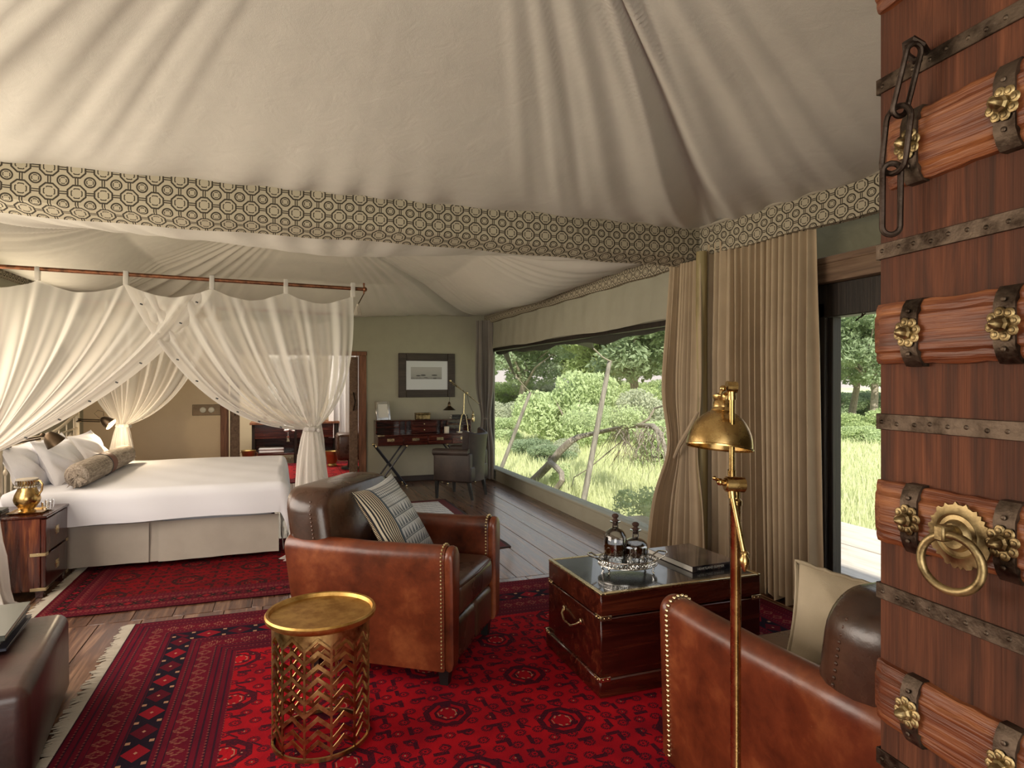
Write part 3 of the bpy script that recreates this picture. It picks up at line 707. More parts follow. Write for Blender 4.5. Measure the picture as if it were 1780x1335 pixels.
tri([onX(897, 660, 4.4), onX(866, 600, 3.5), onX(878, 590, 3.4)], 'canvas_corner', M['canvasgrey'])
MB().tube([onX(1032, 606, 4.5), onX(1046, 620, 4.7), onX(1061, 628, XP + .5)], .012, 6).build('rope', M['fringe'], aw)
MB().tube([onX(897, 655, 4.4), onX(912, 672, 4.7), onX(922, 682, XP + .5)], .012, 6).build('rope', M['fringe'], aw)

# fallen twisted tree
ft = thing('fallen_tree', 'fallen grey tree with a curling trunk and hanging twigs in the grass', 'tree', (0, 0, 0))
XT = 5.0
def pl7(lst, x=XT): return [onX(860 + a / 3.925, 560 + b / 3.925, x + dx) for a, b, dx in lst]
MB().tube(pl7([(225, 1110, -.3), (270, 1075, -.2), (360, 985, 0), (400, 940, .1), (445, 880, .2), (520, 810, .3), (580, 780, .5), (650, 765, .7), (760, 740, .8), (880, 715, .9), (980, 705, .9), (1080, 710, .8), (1130, 760, .7), (1160, 850, .6), (1170, 960, .5)]),
          [.085, .085, .08, .08, .078, .07, .055, .045, .04, .04, .04, .05, .045, .03, .012], 10).build('trunk', M['bark'], ft)
MB().tube(pl7([(380, 960, 0), (420, 990, -.15), (455, 1030, -.25), (460, 1080, -.3), (425, 1130, -.35), (385, 1175, -.35)]), [.06, .055, .055, .055, .05, .05], 9).build('branch', M['bark'], ft)
MB().tube(pl7([(385, 965, 0), (372, 930, 0), (378, 912, 0)]), [.06, .04, .015], 6).build('branch', M['bark'], ft)
MB().tube(pl7([(980, 705, .9), (1050, 660, 1), (1090, 590, 1.1), (1150, 570, 1.1), (1200, 590, 1.2)]), [.025, .022, .018, .015, .01], 6).build('branch', M['bark'], ft)
MB().tube(pl7([(880, 800, .8), (760, 900, .6), (640, 1000, .4), (540, 1060, .3), (530, 1110, .2), (480, 1170, .1)]), [.010, .012, .011, .010, .009, .006], 5).build('branch', M['bark'], ft)
tw = MB(); r = random.Random(3)
for k in range(80):
    a = r.uniform(820, 1170); b = 715 + r.uniform(-10, 60); pts = [(a, b, r.uniform(.2, 1.1))]
    n = r.randint(4, 7); dx = r.uniform(-26, 26)
    for j in range(n): a += dx + r.uniform(-22, 22); b += r.uniform(25, 60); pts.append((a, b, pts[-1][2] + r.uniform(-.12, .12)))
    tw.tube(pl7(pts), [.008 * (1 - j / (n + 2)) for j in range(n + 1)], 4)
tw.build('twigs', M['bark'], ft, kind='stuff')
fb = []
for k in range(26):
    a = r.uniform(430, 960); b = 640 + 70 * math.sin((a - 400) / 560 * PI) * r.uniform(-1.3, .9); q = onX(860 + a / 3.925, 560 + b / 3.925, XT + r.uniform(.3, 1.6)); fb.append((*q, r.uniform(.10, .26)))
for k in range(12):
    q = onX(860 + r.uniform(400, 480) / 3.925, 560 + r.uniform(980, 1100) / 3.925, XT + r.uniform(.0, .4)); fb.append((*q, .12))
for k in range(10):
    q = onX(860 + r.uniform(840, 1120) / 3.925, 560 + r.uniform(1180, 1290) / 3.925, XT - 1.2 + r.uniform(.0, .6)); fb.append((*q, .16))
foliage(MB(), fb, 7500, .028, 44).build('foliage', M['leaflight'], ft, 0, kind='stuff')

# ================================================================= RUGS
M['rugbig'] = carpet('turkmen rug', -.87, 3.1, 1.0, 4.43)
M['rugbed'] = carpet('bedside rug', -1.54, .75, 4.72, 6.4, (.26, .005, .008), (.07, .003, .006), (.02, .008, .008), (.16, .05, .03), .30, .30)
M['rugbath'] = carpet('bathroom rug', -1.2, 2.0, 9.9, 12.3, (.45, .03, .03), (.26, .015, .02), (.05, .01, .015), (.4, .2, .15), .5, .4)
def rug(name, x0, x1, y0, y1, mat, label, fringe=(), th=.009):
    t = thing(name, label, 'rug', (0, 0, 0))
    mb = MB(); mb.grid(lambda u, v: (x0 + (x1 - x0) * u + .006 * math.sin(v * 31), y0 + (y1 - y0) * v + .006 * math.sin(u * 27), th + .0015 * math.sin(u * 19) * math.sin(v * 23)), 60, 60)
    mb.box(x0 + .003, x1 - .003, y0 + .003, y1 - .003, 0, th - .002, 0); mb.build('pile', mat, t, 180)
    for side in fringe:
        fr = MB(); r = random.Random(4)
        n = int((y1 - y0) / .011)
        for k in range(n):
            y = y0 + (y1 - y0) * (k + .5) / n; L = r.uniform(.05, .08); sx = -1 if side == 'x0' else 1; xe = x0 if side == 'x0' else x1
            dy = r.uniform(-.02, .02)
            fr.tube([(xe - .002 * sx, y, .008), (xe + sx * L * .5, y + dy * .3, .009), (xe + sx * L, y + dy, .004)], [.0045, .005, .003], 4)
        fr.build('fringe', M['fringe'], t, kind='stuff')
    return t
rug('large_rug', -.87, 3.1, 1.0, 4.43, M['rugbig'], 'large red patterned rug under the leather armchairs, fringed on its left edge', ('x0',))
rug('bedside_rug', -1.50, .75, 4.72, 6.4, M['rugbed'], 'narrow dark red rug lying beside and under the bed', ('x0',), .008)
rug('bathroom_rug', -1.2, 2.0, 9.9, 12.3, M['rugbath'], 'red rug on the floor beyond the bathroom doorway')
def stripes():
    m = Mt('striped woven mat', .95, 0, (.6, .6, .58)); v = m.coord('Object'); x, y, _ = m.xyz(v)
    n = m.noise(m.scale(v, (60, 3, 1)), 1, 3); s_ = (y * 9 + n * .25).frac()
    e = (x * -1 + 1.94).min(y * -1 + 7.86).min(y - 5.37)
    c = m.mix(s_.lt(.3), (.60, .60, .60), (.30, .32, .35)); c = m.mix((y * 31).frac().lt(.3) * n.gt(.5), c, (.75, .74, .72))
    c = m.mix(e.lt(.13), c, (.10, .012, .015)); c = m.mix(e.lt(.03), c, (.03, .015, .015)); m.set('Base Color', c); m.bump(n, .4, .01); return m.m
rug('woven_mat', .75, 1.94, 5.37, 7.86, stripes(), 'pale grey striped woven mat with a dark red border behind the tan armchair', (), .006)

# ================================================================= LEATHER CLUB CHAIRS
def tomb(w, z0, z1, n=9, taper=.0):
    """tombstone outline (y,z), counter clockwise from bottom left"""
    r = w / 2; pts = [(-r + taper, z0)]
    for k in range(5): q = k / 4; pts.append((-r + taper * (1 - q), z0 + (z1 - r - z0) * q * .98 + .001))
    for k in range(n + 1): a = PI - PI * k / n; pts.append((r * math.cos(a), z1 - r + r * math.sin(a)))
    for k in range(5): q = 1 - k / 4; pts.append((r - taper * (1 - q), z0 + (z1 - r - z0) * q * .98))
    pts.append((r - taper, z0)); return pts
def scale2(pts, k):
    cx = sum(p[0] for p in pts) / len(pts); cz = sum(p[1] for p in pts) / len(pts); return [(cx + (p[0] - cx) * k, cz + (p[1] - cz) * k) for p in pts]
def sweep(mb, stations):
    """stations: list of (x, outline)"""
    n = len(stations[0][1]); vs = []; fs = []
    for x, o in stations: vs += [(x, y, z) for y, z in o]
    for i in range(len(stations) - 1):
        for k in range(n): l = (k + 1) % n; fs.append([i * n + k, (i + 1) * n + k, (i + 1) * n + l, i * n + l])
    fs.append(list(range(n))); fs.append([(len(stations) - 1) * n + k for k in range(n)][::-1]); return mb.add(vs, fs)
def club_chair(label, loc, rz):
    t = thing('leather_armchair', label, 'armchair', loc, rz, 'leather club armchairs on the red rug')
    for s_ in (-1, 1):
        yc = s_ * .352; mb = MB()
        T = lambda o: [(y + yc, z) for y, z in o]
        st = []
        for x, k, w, zt in ((-.40, .97, .115, .70), (-.385, 1, .12, .71), (-.2, 1, .12, .705), (0, 1, .118, .698), (.2, 1, .116, .70), (.36, 1, .114, .704), (.398, 1, .113, .704), (.405, .985, .112, .704)):
            st.append((x, T(scale2(tomb(w, .10, zt, 12, .012), k))))
        sweep(mb, st); mb.v = [(x - .085 * max(0, z - .1) / .6 * max(0, min(1, (.1 - x) / .5)), y, z) for x, y, z in mb.v]; arm = mb.build('arm', M['leather'], t)
        fp = MB(); st = []
        for x, k in ((.404, .93), (.412, .985), (.428, 1.0), (.442, .97), (.448, .90)):
            st.append((x, T(scale2(tomb(.108, .10, .704, 12, .016), k))))
        sweep(fp, st); fp.build('arm_front', M['leather'], arm)
        nl = MB(); o = T(tomb(.118, .12, .708, 22, .012)); pts = [Vector((0, y, z)) for y, z in o]; L = 0; nxt = 0
        for a, b in zip(pts, pts[1:]):
            d = (b - a).length
            while nxt <= L + d and d > 0:
                q = a.lerp(b, (nxt - L) / d); nl.ball((.392, q.y, q.z), .0068, 6, (1, 1, 1)); nxt += .0185
            L += d
        nl.build('nailheads', M['brasspale'], arm, kind='stuff', label='brass nailheads along the arm front')
    # back with rounded shoulders
    bk = MB()
    def outl(w, z0, z1, r):
        pts = [(-w / 2, z0)]
        for k in range(9): a = PI - (PI / 2) * k / 8; pts.append((-w / 2 + r + r * math.cos(a), z1 - r + r * math.sin(a)))
        for k in range(9): a = PI / 2 - (PI / 2) * k / 8; pts.append((w / 2 - r + r * math.cos(a), z1 - r + r * math.sin(a)))
        pts.append((w / 2, z0)); return pts
    prof = [(-.50, .72), (-.495, .86), (-.475, .94), (-.44, .985), (-.39, 1.0), (-.34, .998), (-.30, .985), (-.27, .955), (-.25, .91), (-.242, .85)]
    sweep(bk, [(x, scale2(outl(.79, .40, .945, .12), k)) for x, k in prof])
    bk.v = [(x + .16 * (z - .45) * -1 + .05, y, z) if z > .45 else (x + .05, y, z) for x, y, z in bk.v]
    bk.build('backrest', M['leatherdark'], t, 50)
    sm = MB(); z_ = .44
    for s_ in (-1, 1):
        for k in range(22):
            z = .46 + k * .02; sm.ball((-.325 + .05 - .16 * (z - .45), s_ * (.392 - max(0, z - .80) ** 2 * 2.6), z), .006, 5)
    sm.build('lacing', M['leatherdark'], t, kind='stuff')
    rr = MB().box(-.42, -.30, -.385, .385, .10, .60, .045, 3); rr.v = [(x - .07 * max(0, z - .1) / .6, y, z) for x, y, z in rr.v]; rr.build('rear_panel', M['leather'], t, 60)
    mb = MB(); mb.box(-.22, .445, -.292, .292, .315, .495, .055, 5)
    mb.v = [(x, y, z + .02 * math.cos(y / .292 * 1.4) * math.cos((x - .1) / .33 * 1.4) * (z > .4)) for x, y, z in mb.v]
    sc_ = mb.build('seat_cushion', M['leatherdark'], t, 60)
    pp = []
    for a, b in (((-.1, -.2), (.42, -.215)), ((.42, -.215), (.42, .215)), ((.42, .215), (-.1, .2))): pp += [(*a, .457), (*b, .457)]
    MB().tube([(-.1, -.288, .472), (.39, -.288, .472), (.432, -.255, .472), (.446, 0, .474), (.432, .255, .472), (.39, .288, .472), (-.1, .288, .472)], .006, 6).build('piping', M['leatherdark'], sc_)
    fr = MB(); fr.box(.30, .435, -.294, -.002, .10, .318, .035, 4); fr.box(.30, .435, .002, .294, .10, .318, .035, 4)
    fr.build('front_rail', M['leatherdark'], t, 60)
    MB().box(-.38, .38, -.24, .24, .10, .32, .01).build('seat_base', M['leatherdark'], t)
    for x in (-.34, .38):
        for y in (-.32, .32):
            l = MB(); l.add([(x - .03, y - .03, .105), (x + .03, y - .03, .105), (x + .03, y + .03, .105), (x - .03, y + .03, .105), (x - .02, y - .02, .008), (x + .02, y - .02, .008), (x + .02, y + .02, .008), (x - .02, y + .02, .008)], [[0, 1, 2, 3], [7, 6, 5, 4], [0, 4, 5, 1], [1, 5, 6, 2], [2, 6, 7, 3], [3, 7, 4, 0]])
            l.build('leg', M['black'], t)
    return t
c1 = club_chair('tan leather club armchair with a blue and white patterned cushion, behind the brass drum table', (.622, 3.513, 0), R(-35.3))
c2 = dup(c1, (1.745, 1.60, 0), R(92), 'tan leather club armchair beside the brass floor lamp, partly behind the antique door leaf')

def cushion(mb, w, h, th, wr=.012, seed=1, T=None, n=26):
    r = random.Random(seed); p = [r.uniform(0, 6) for _ in range(6)]
    def f(u, v, sg):
        a, b = 2 * u - 1, 2 * v - 1
        x = w / 2 * a * (1 - .09 * (1 - b * b) * abs(a)); y = h / 2 * b * (1 - .09 * (1 - a * a) * abs(b))
        k = max(0, 1 - abs(a) ** 2.6) ** .62 * max(0, 1 - abs(b) ** 2.6) ** .62
        z = sg * th / 2 * k + wr * k * math.sin(5 * a + p[0] + 3 * b) * math.sin(4 * b + p[1]) + wr * .4 * k * math.sin(11 * a + 9 * b + p[2])
        return (x, y, z)
    mb.grid(lambda u, v: f(u, v, 1), n, n, (lambda u, v: (u, v)), T)
    o = len(mb.v); mb.grid(lambda u, v: f(u, v, -1), n, n, (lambda u, v: (u + 2, v)), T)
    nf = n * n; mb.f[-nf:] = [q[::-1] for q in mb.f[-nf:]]; return mb
def blockprint():
    m = Mt('block print cotton', .9, 0, (.7, .7, .68)); uv = m.coord('UV'); u, v, _ = m.xyz(uv)
    ink, pale, cream = (.09, .12, .15), (.66, .68, .68), (.66, .58, .44)
    st = (u * 34).frac().lt(.45) * u.lt(.24)                     # stripes on the side panel
    row = (v * 7.5).floor(); fv = (v * 7.5).frac(); fu = (u * 17).frac() - .5
    tri_ = (fu.abs() * 2.1).lt(fv * -1 + .95) * fv.gt(.12)
    line = fv.lt(.09)
    k2 = (u * 30).frac(); k3 = ((v * 30).frac() - .5).abs() + (k2 - .5).abs()
    geo = k3.lt(.42)
    top = v.gt(.66); alt = (row / 2).frac().lt(.2)
    pat = (tri_ * (top * -1 + 1)).max(geo * top * (alt * .5 + .5)).max(line)
    main = m.mix(pat.clamp() * .85, pale, ink)
    side = m.mix(st, cream, (.02, .02, .025)); c = m.mix(u.lt(.24), main, side)
    c = m.mix(u.near(.255, .018), c, ink); c = m.mix(u.gt(1.5), c, (.58, .47, .30)); m.set('Base Color', c)
    m.bump(m.noise(m.coord('Object'), 400, 2), .3, .01); return m.m
M['blockprint'] = blockprint()
cu = thing('patterned_cushion', 'square blue block-printed cushion with a striped side on the armchair behind the drum table', 'cushion', (.606, 3.492, 0), R(-35.3))
T = Matrix.Translation((-.015, -.03, .735)) @ Matrix.Rotation(R(-32), 4, 'Y') @ Matrix.Rotation(R(4), 4, 'X') @ Matrix(((0, 0, 1, 0), (1, 0, 0, 0), (0, 1, 0, 0), (0, 0, 0, 1)))
cushion(MB(), .50, .50, .14, .008, 3, T).build('cover', M['blockprint'], cu, 60)
fg = MB()
for k in range(60):
    b = -.245 + .49 * k / 59; x = -.25 * (1 - .09 * (1 - (b / .25) ** 2)); p0 = T @ Vector((x + .004, b, 0)); p1 = T @ Vector((x - .012, b, -.012)); fg.tube([p0, p1], .0022, 4)
fg.build('fringe', M['black'], cu, kind='stuff')
cu2 = thing('plain_cushion', 'plain cream cushion with a corded edge on the armchair beside the floor lamp', 'cushion', (1.88, 1.63, 0))
nrm = Vector((-.86, -.42, .22)).normalized(); hz = Vector((0, 0, 1)).cross(nrm).normalized(); vv_ = nrm.cross(hz)
T2 = Matrix.Translation((0, 0, .60)) @ Matrix(((hz.x, vv_.x, nrm.x, 0), (hz.y, vv_.y, nrm.y, 0), (hz.z, vv_.z, nrm.z, 0), (0, 0, 0, 1))) @ Matrix.Rotation(R(-3), 4, 'Z')
cushion(MB(), .50, .44, .15, .014, 8, T2).build('cover', M['cushionplain'], cu2, 60)
cp = []
for k in range(81):
    q = k / 80 * 4; i = int(min(q, 3.999)); f = q - i; a, b = [(2 * f - 1, -1), (1, 2 * f - 1), (1 - 2 * f, 1), (-1, 1 - 2 * f)][i]
    cp.append(T2 @ Vector((.25 * a * (1 - .09 * (1 - b * b) * abs(a)), .22 * b * (1 - .09 * (1 - a * a) * abs(b)), 0)))
for dx in (-.006, .006):
    pts = [p + nrm * dx + Vector((0, 0, .0025 * math.sin(i * 2.5))) for i, p in enumerate(cp[:-1])]
    MB().tube(pts, .0075, 6, closed=True).build('corded_edge', M['cord'], cu2)

# ================================================================= TRUNK TABLE
TX0, TX1, TY0, TY1 = 1.405, 2.34, 2.645, 3.27
tk = thing('trunk_table', 'dark mahogany campaign trunk with brass corners used as a coffee table', 'coffee table', ((TX0 + TX1) / 2, (TY0 + TY1) / 2, .009))
hx, hy = (TX1 - TX0) / 2, (TY1 - TY0) / 2
MB().box(-hx, hx, -hy, hy, .08, .37, .004).build('chest', M['mahoganyx'], tk)
ld = MB().box(-hx, hx, -hy, hy, .376, .486, .004).build('lid', M['mahoganyx'], tk)
m = Mt('polished dark leather top', .18, 0, (.02, .018, .02)); m.set('Coat Weight', .6); m.set('Roughness', m.noise(m.coord(), 12, 4) * .25 + .08); M['trunktop'] = m.m
MB().box(-hx + .025, hx - .025, -hy + .025, hy - .025, .485, .489, .001).build('top_inlay', M['trunktop'], ld)
for a in ((-hx - .001, -hx + .022, -hy, hy), (hx - .022, hx + .001, -hy, hy), (-hx + .022, hx - .022, -hy - .001, -hy + .022), (-hx + .022, hx - .022, hy - .022, hy + .001)):
    MB().box(*a, .479, .491, .002).build('brass_edging', M['brasspale'], ld)
MB().box(-hx - .012, hx + .012, -hy - .012, hy + .012, 0, .088, .006).build('plinth', M['mahoganyx'], tk)
def corner(mb, x, y, z, e, parent):
    for s1, s2 in ((0, 1), (1, 0)):
        lx = .055 if s1 == 0 else .003; ly = .003 if s1 == 0 else .055
        cx_ = x - (math.copysign(lx / 2 - .0015, x) if s1 == 0 else 0); cy_ = y - (math.copysign(ly / 2 - .0015, y) if s1 else 0)
        if s1 == 0: mb.obox((x - math.copysign(.0275, x), y, z), (.058, .004, .022), b=.001)
        else: mb.obox((x, y - math.copysign(.0275, y), z), (.004, .058, .022), b=.001)
    for d in (.018, .042):
        mb.ball((x - math.copysign(d, x), y + math.copysign(.003, y), z), .0035, 6); mb.ball((x + math.copysign(.003, x), y - math.copysign(d, y), z), .0035, 6)
for sx in (-1, 1):
    for sy in (-1, 1):
        a = MB(); corner(a, sx * (hx + .001), sy * (hy + .001), .372, 0, tk); a.build('brass_corner', M['brasspale'], tk)
        a = MB(); corner(a, sx * (hx + .013), sy * (hy + .013), .088, 0, tk); a.build('brass_corner', M['brasspale'], tk)
hd_ = MB().tube([(-hx - .004, -.10, .285), (-hx - .022, -.085, .268), (-hx - .03, -.04, .246), (-hx - .03, .04, .246), (-hx - .022, .085, .268), (-hx - .004, .10, .285)], .0055, 8)
hd_.ball((-hx - .004, -.10, .285), .013, 8, (.5, 1, 1.2)); hd_.ball((-hx - .004, .10, .285), .013, 8, (.5, 1, 1.2)); hd_.build('handle', M['brasspale'], tk)

TZ = .4985
def bookobj(name, label, loc, rz, w, d, h, cov, cat='book', group=None, top=None):
    t = thing(name, label, cat, loc, rz, group)
    c = MB().box(-w / 2, w / 2, -d / 2, d / 2, 0, .003, .001); c.box(-w / 2, w / 2, -d / 2, d / 2, h - .003, h, .001); c.box(-w / 2, w / 2, -d / 2, -d / 2 + .003, 0, h, .001)
    c.build('cover', cov, t); MB().box(-w / 2 + .004, w / 2 - .004, -d / 2 + .003, d / 2 - .004, .003, h - .003, 0).build('pages', M['paper'], t); return t
m = Mt('photographic dust jacket', .2, 0, (.03, .03, .05)); v = m.coord('Object'); n = m.noise(v, 9, 6, .65); n2 = m.noise(v, 60, 3)
m.set('Base Color', m.ramp(n * .8 + n2 * .25, [(.42, (.012, .012, .02)), (.55, (.07, .05, .05)), (.72, (.28, .17, .13))])); m.set('Coat Weight', .5); M['jacket'] = m.m
bk1 = bookobj('coffee_table_book', 'large book with a dark photographic cover lying on the trunk table', (2.155, 2.985, TZ + .0), R(3), .30, .40, .032, M['jacket'])
def text(body, size, mat, parent, loc, rot, extr=.0004, name='lettering'):
    c = bpy.data.curves.new(name, 'FONT'); c.body = body; c.size = size; c.extrude = extr; c.align_x = 'CENTER'; c.align_y = 'CENTER'
    o0 = bpy.data.objects.new(name + '_curve', c); COL.objects.link(o0)
    dg = bpy.context.evaluated_depsgraph_get(); me = bpy.data.meshes.new_from_object(o0.evaluated_get(dg)); bpy.data.objects.remove(o0); me.materials.clear(); me.materials.append(mat)
    o = bpy.data.objects.new(name, me); COL.objects.link(o); o.parent = parent; o.location = loc; o.rotation_euler = rot; return o
text('HEARTLAND SUMMER', .018, M['letter'], bk1, (-.03, -.2015, .016), (R(90), 0, 0))

# tray, decanters, glasses
tr = thing('silver_tray', 'oval silver gallery tray with two handles on the trunk table', 'tray', (1.715, 2.93, TZ), R(-14))
q = MB(); q.lathe([(.001, .034), (.14, .034), (.150, .036), (.155, .040)], 40)
q.v = [(x * 1.0, y * .80, z) for x, y, z in q.v]; q.build('base', M['silver'], tr)
gal = MB(); ng = 44
for k in range(ng):
    a = 2 * PI * k / ng; c = (.155 * math.cos(a), .124 * math.sin(a), .055)
    tg = Vector((-.155 * math.sin(a), .124 * math.cos(a), 0)).normalized(); pts = []
    for j in range(10):
        b = 2 * PI * j / 10; pts.append(Vector(c) + tg * .0095 * math.cos(b) + Vector((0, 0, .011 * math.sin(b))))
    gal.tube(pts, .0022, 4, closed=True)
    gal.ball((c[0], c[1], .055), .004, 5)
for z, r_ in ((.040, .003), (.070, .0028)): gal.tube([(.156 * math.cos(2 * PI * k / 48), .125 * math.sin(2 * PI * k / 48), z) for k in range(48)], r_, 6, closed=True)
gal.build('pierced_gallery', M['silver'], tr)
for s_ in (-1, 1):
    MB().tube([(s_ * .156, -.045, .07), (s_ * .185, -.05, .088), (s_ * .21, -.02, .092), (s_ * .215, .0, .094), (s_ * .21, .02, .092), (s_ * .185, .05, .088), (s_ * .156, .045, .07)], .0045, 8).build('handle', M['silver'], tr)
for a in (35, 145, 215, 325):
    x, y = .135 * math.cos(R(a)), .108 * math.sin(R(a)); ox, oy = math.cos(R(a)), math.sin(R(a))
    MB().tube([(x, y, .038), (x + .012 * ox, y + .012 * oy, .028), (x + .004 * ox, y + .004 * oy, .012), (x + .014 * ox, y + .014 * oy, .003)], [.008, .006, .004, .006], 7).build('foot', M['silver'], tr)
def decanter(label, loc, r, hs, hn, liq):
    t = thing('decanter', label, 'decanter', loc, 0, 'decanters on the silver tray')
    pr = [(.001, 0), (r * .96, .0), (r, .006), (r, hs * .62), (r * .93, hs * .78), (r * .72, hs * .90), (r * .42, hs * .975), (r * .27, hs), (r * .24, hn - .01), (r * .30, hn - .004), (r * .46, hn), (r * .46, hn + .004), (r * .24, hn + .002)]
    MB().lathe(pr, 28).build('bottle', M['glass'], t)
    k = r - .003; MB().lathe([(.001, hs * .24), (k, hs * .24), (k, liq), (.001, liq)], 28).build('spirit', M['whiskey'], t)
    MB().lathe([(.001, hn - .02), (r * .2, hn - .018), (r * .23, hn + .004), (r * .36, hn + .008), (r * .20, hn + .014), (r * .16, hn + .02), (r * .28, hn + .028), (r * .30, hn + .036), (r * .18, hn + .044), (.001, hn + .046)], 16).build('stopper', M['bookbrown'] if False else M['cork'], t)
    return t
M['cork'] = Mt('dark cork', .6, 0, (.07, .035, .025)).m
decanter('taller round shouldered glass decanter of dark spirit with a cork stopper', (1.672, 2.985, TZ + .036), .062, .185, .215, .105)
decanter('shorter glass decanter with a wide neck rim, right of the taller one', (1.785, 2.965, TZ + .036), .066, .125, .165, .092)
for i, (x, y, lb) in enumerate(((1.705, 2.885, 'small upturned cordial glass in front of the taller decanter'), (1.775, 2.875, 'small upturned cordial glass in front of the shorter decanter'))):
    t = thing('cordial_glass', lb, 'glass', (x, y, TZ + .036), 0, 'upturned cordial glasses on the tray')
    MB().lathe([(.021, 0), (.025, .012), (.024, .03), (.015, .045), (.004, .055)], 20).build('bowl', M['glass'], t)
    MB().lathe([(.004, .055), (.0035, .085), (.006, .092), (.022, .096), (.022, .098), (.001, .098)], 20).build('stem', M['glass'], t)

# ================================================================= BRASS DRUM TABLE
dt = thing('drum_table', 'round brass side table with an openwork chevron body on the red rug', 'side table', (.145, 2.765, .010), R(8))
Rb = .198; Ht = .53
MB().lathe([(.001, Ht - .012), (.19, Ht - .012), (.205, Ht - .010), (.211, Ht + .004), (.221, Ht + .006), (.226, Ht - .002), (.224, Ht - .016), (.212, Ht - .028), (.198, Ht - .034), (.19, Ht - .03)], 64, cap=False).build('table_top', M['brasstop'], dt)
def band(z, a0, a1, h, th=.005, n=6, zf=lambda q: 0.):
    vs = []; fs = []
    for i in range(n + 1):
        a = a0 + (a1 - a0) * i / n; dz = zf(i / n)
        for rr_, zz in ((Rb, z + dz), (Rb, z + dz + h), (Rb - th, z + dz + h), (Rb - th, z + dz)):
            vs.append((rr_ * math.cos(a), rr_ * math.sin(a), zz))
    for i in range(n):
        for k in range(4): l = (k + 1) % 4; fs.append([i * 4 + k, i * 4 + l, i * 4 + 4 + l, i * 4 + 4 + k])
    fs.append([0, 1, 2, 3]); fs.append([n * 4 + 3, n * 4 + 2, n * 4 + 1, n * 4]); return vs, fs
NC = 12; NR = 9; z0, z1 = .014, Ht - .03; pit = (z1 - z0 - .02) / NR
rise = .044
for k in range(NC):
    a = 2 * PI * k / NC; mb = MB(); mb.add(*band(z0, a - .022, a + .022, z1 - z0, .0055, 1)); mb.build('upright', M['brassdrum'], dt)
for j in range(NR):
    mb = MB()
    for k in range(NC):
        a = 2 * PI * k / NC; vs, fs = band(z0 + pit * j + (0 if j else .012), a, a + 2 * PI / NC, .019, .005, 6, lambda q: rise * (1 - abs(2 * q - 1))); mb.add(vs, fs)
    mb.build('chevron_band', M['brassdrum'], dt, 25)
tp = MB()   # solid collar with pointed lower edge
for k in range(NC):
    a = 2 * PI * k / NC; n = 6; vs = []; fs = []
    for i in range(n + 1):
        q = i / n; zz = z1 - .062 + .05 * (1 - abs(2 * q - 1)); aa = a + 2 * PI / NC * q
        for rr_, z_ in ((Rb, zz), (Rb, z1 + .006), (Rb - .005, z1 + .006), (Rb - .005, zz)): vs.append((rr_ * math.cos(aa), rr_ * math.sin(aa), z_))
    for i in range(n):
        for c in range(4): l = (c + 1) % 4; fs.append([i * 4 + c, i * 4 + l, i * 4 + 4 + l, i * 4 + 4 + c])
    tp.add(vs, fs)
tp.build('collar', M['brassdrum'], dt, 25)
MB().lathe([(Rb - .008, 0), (Rb + .001, 0), (Rb + .001, .016), (Rb - .008, .016), (Rb - .008, 0)], 64, cap=False).build('base_ring', M['brassdrum'], dt)

# ================================================================= FLOOR LAMP
fl_ = thing('floor_lamp', 'brass jointed reading floor lamp with a domed shade, in front of the right armchair', 'floor lamp', (1.18, 1.43, .010), -YAW)
k = .0016; ZZ = lambda v: 1.5 - (v - 665) * k - .010; XX = lambda u: (u - 1279) * k
MB().lathe([(.001, 0), (.115, 0), (.12, .008), (.11, .018), (.04, .026), (.022, .045), (.015, .06)], 36).build('base', M['brass'], fl_)
MB().lathe([(.0145, .05), (.0145, ZZ(880)), (.017, ZZ(878)), (.017, ZZ(870)), (.011, ZZ(866)), (.011, ZZ(852))], 20).build('pole', M['brass'], fl_)
Y0 = -.028
j = MB(); j.tube([(XX(1256), Y0 + .0, ZZ(839)), (XX(1287), Y0 + .0, ZZ(840))], .021, 20); j.tube([(XX(1256) - .004, Y0, ZZ(839)), (XX(1256), Y0, ZZ(839))], .017, 16); j.tube([(XX(1287), Y0, ZZ(840)), (XX(1289), Y0, ZZ(840))], .016, 16)
j.build('main_joint', M['brass'], fl_)
kn = MB(); kn.tube([(XX(1256), Y0, ZZ(837)), (XX(1249), Y0, ZZ(836))], .008, 10); kn.ball((XX(1246), Y0, ZZ(835)), .010, 12); kn.tube([(XX(1244), Y0, ZZ(833)), (XX(1237), Y0 - .005, ZZ(829))], [.006, .004], 8); kn.ball((XX(1235.5), Y0 - .006, ZZ(828)), .006, 8)
kn.build('wing_knob', M['brass'], fl_)
ua = MB(); ua.tube([(XX(1264.5), Y0 - .006, ZZ(822)), (XX(1264), Y0 - .01, ZZ(812)), (XX(1260), Y0 - .03, ZZ(690))], [.0095, .0078, .0075], 14); ua.tube([(XX(1264.5), Y0 - .006, ZZ(824)), (XX(1264), Y0 - .008, ZZ(814))], .0105, 14); ua.tube([(XX(1260), Y0 - .03, ZZ(694)), (XX(1259.5), Y0 - .03, ZZ(680))], .0105, 14)
ua.build('upper_arm', M['brass'], fl_)
la = MB(); la.tube([(XX(1265), Y0 - .004, ZZ(850)), (XX(1266), Y0 - .006, ZZ(862))], .0115, 14); la.tube([(XX(1265.5), Y0 - .006, ZZ(858)), (XX(1277.5), Y0 - .04, ZZ(950))], .0072, 12)
la.build('counter_arm', M['brass'], fl_)
MB().lathe([(.007, .014), (.011, .010), (.011, .006), (.007, .004), (.0085, 0), (.013, -.008), (.0125, -.020), (.006, -.034), (.003, -.040), (.001, -.042)], 16, (XX(1278), Y0 - .043, ZZ(955))).build('finial', M['brass'], fl_)
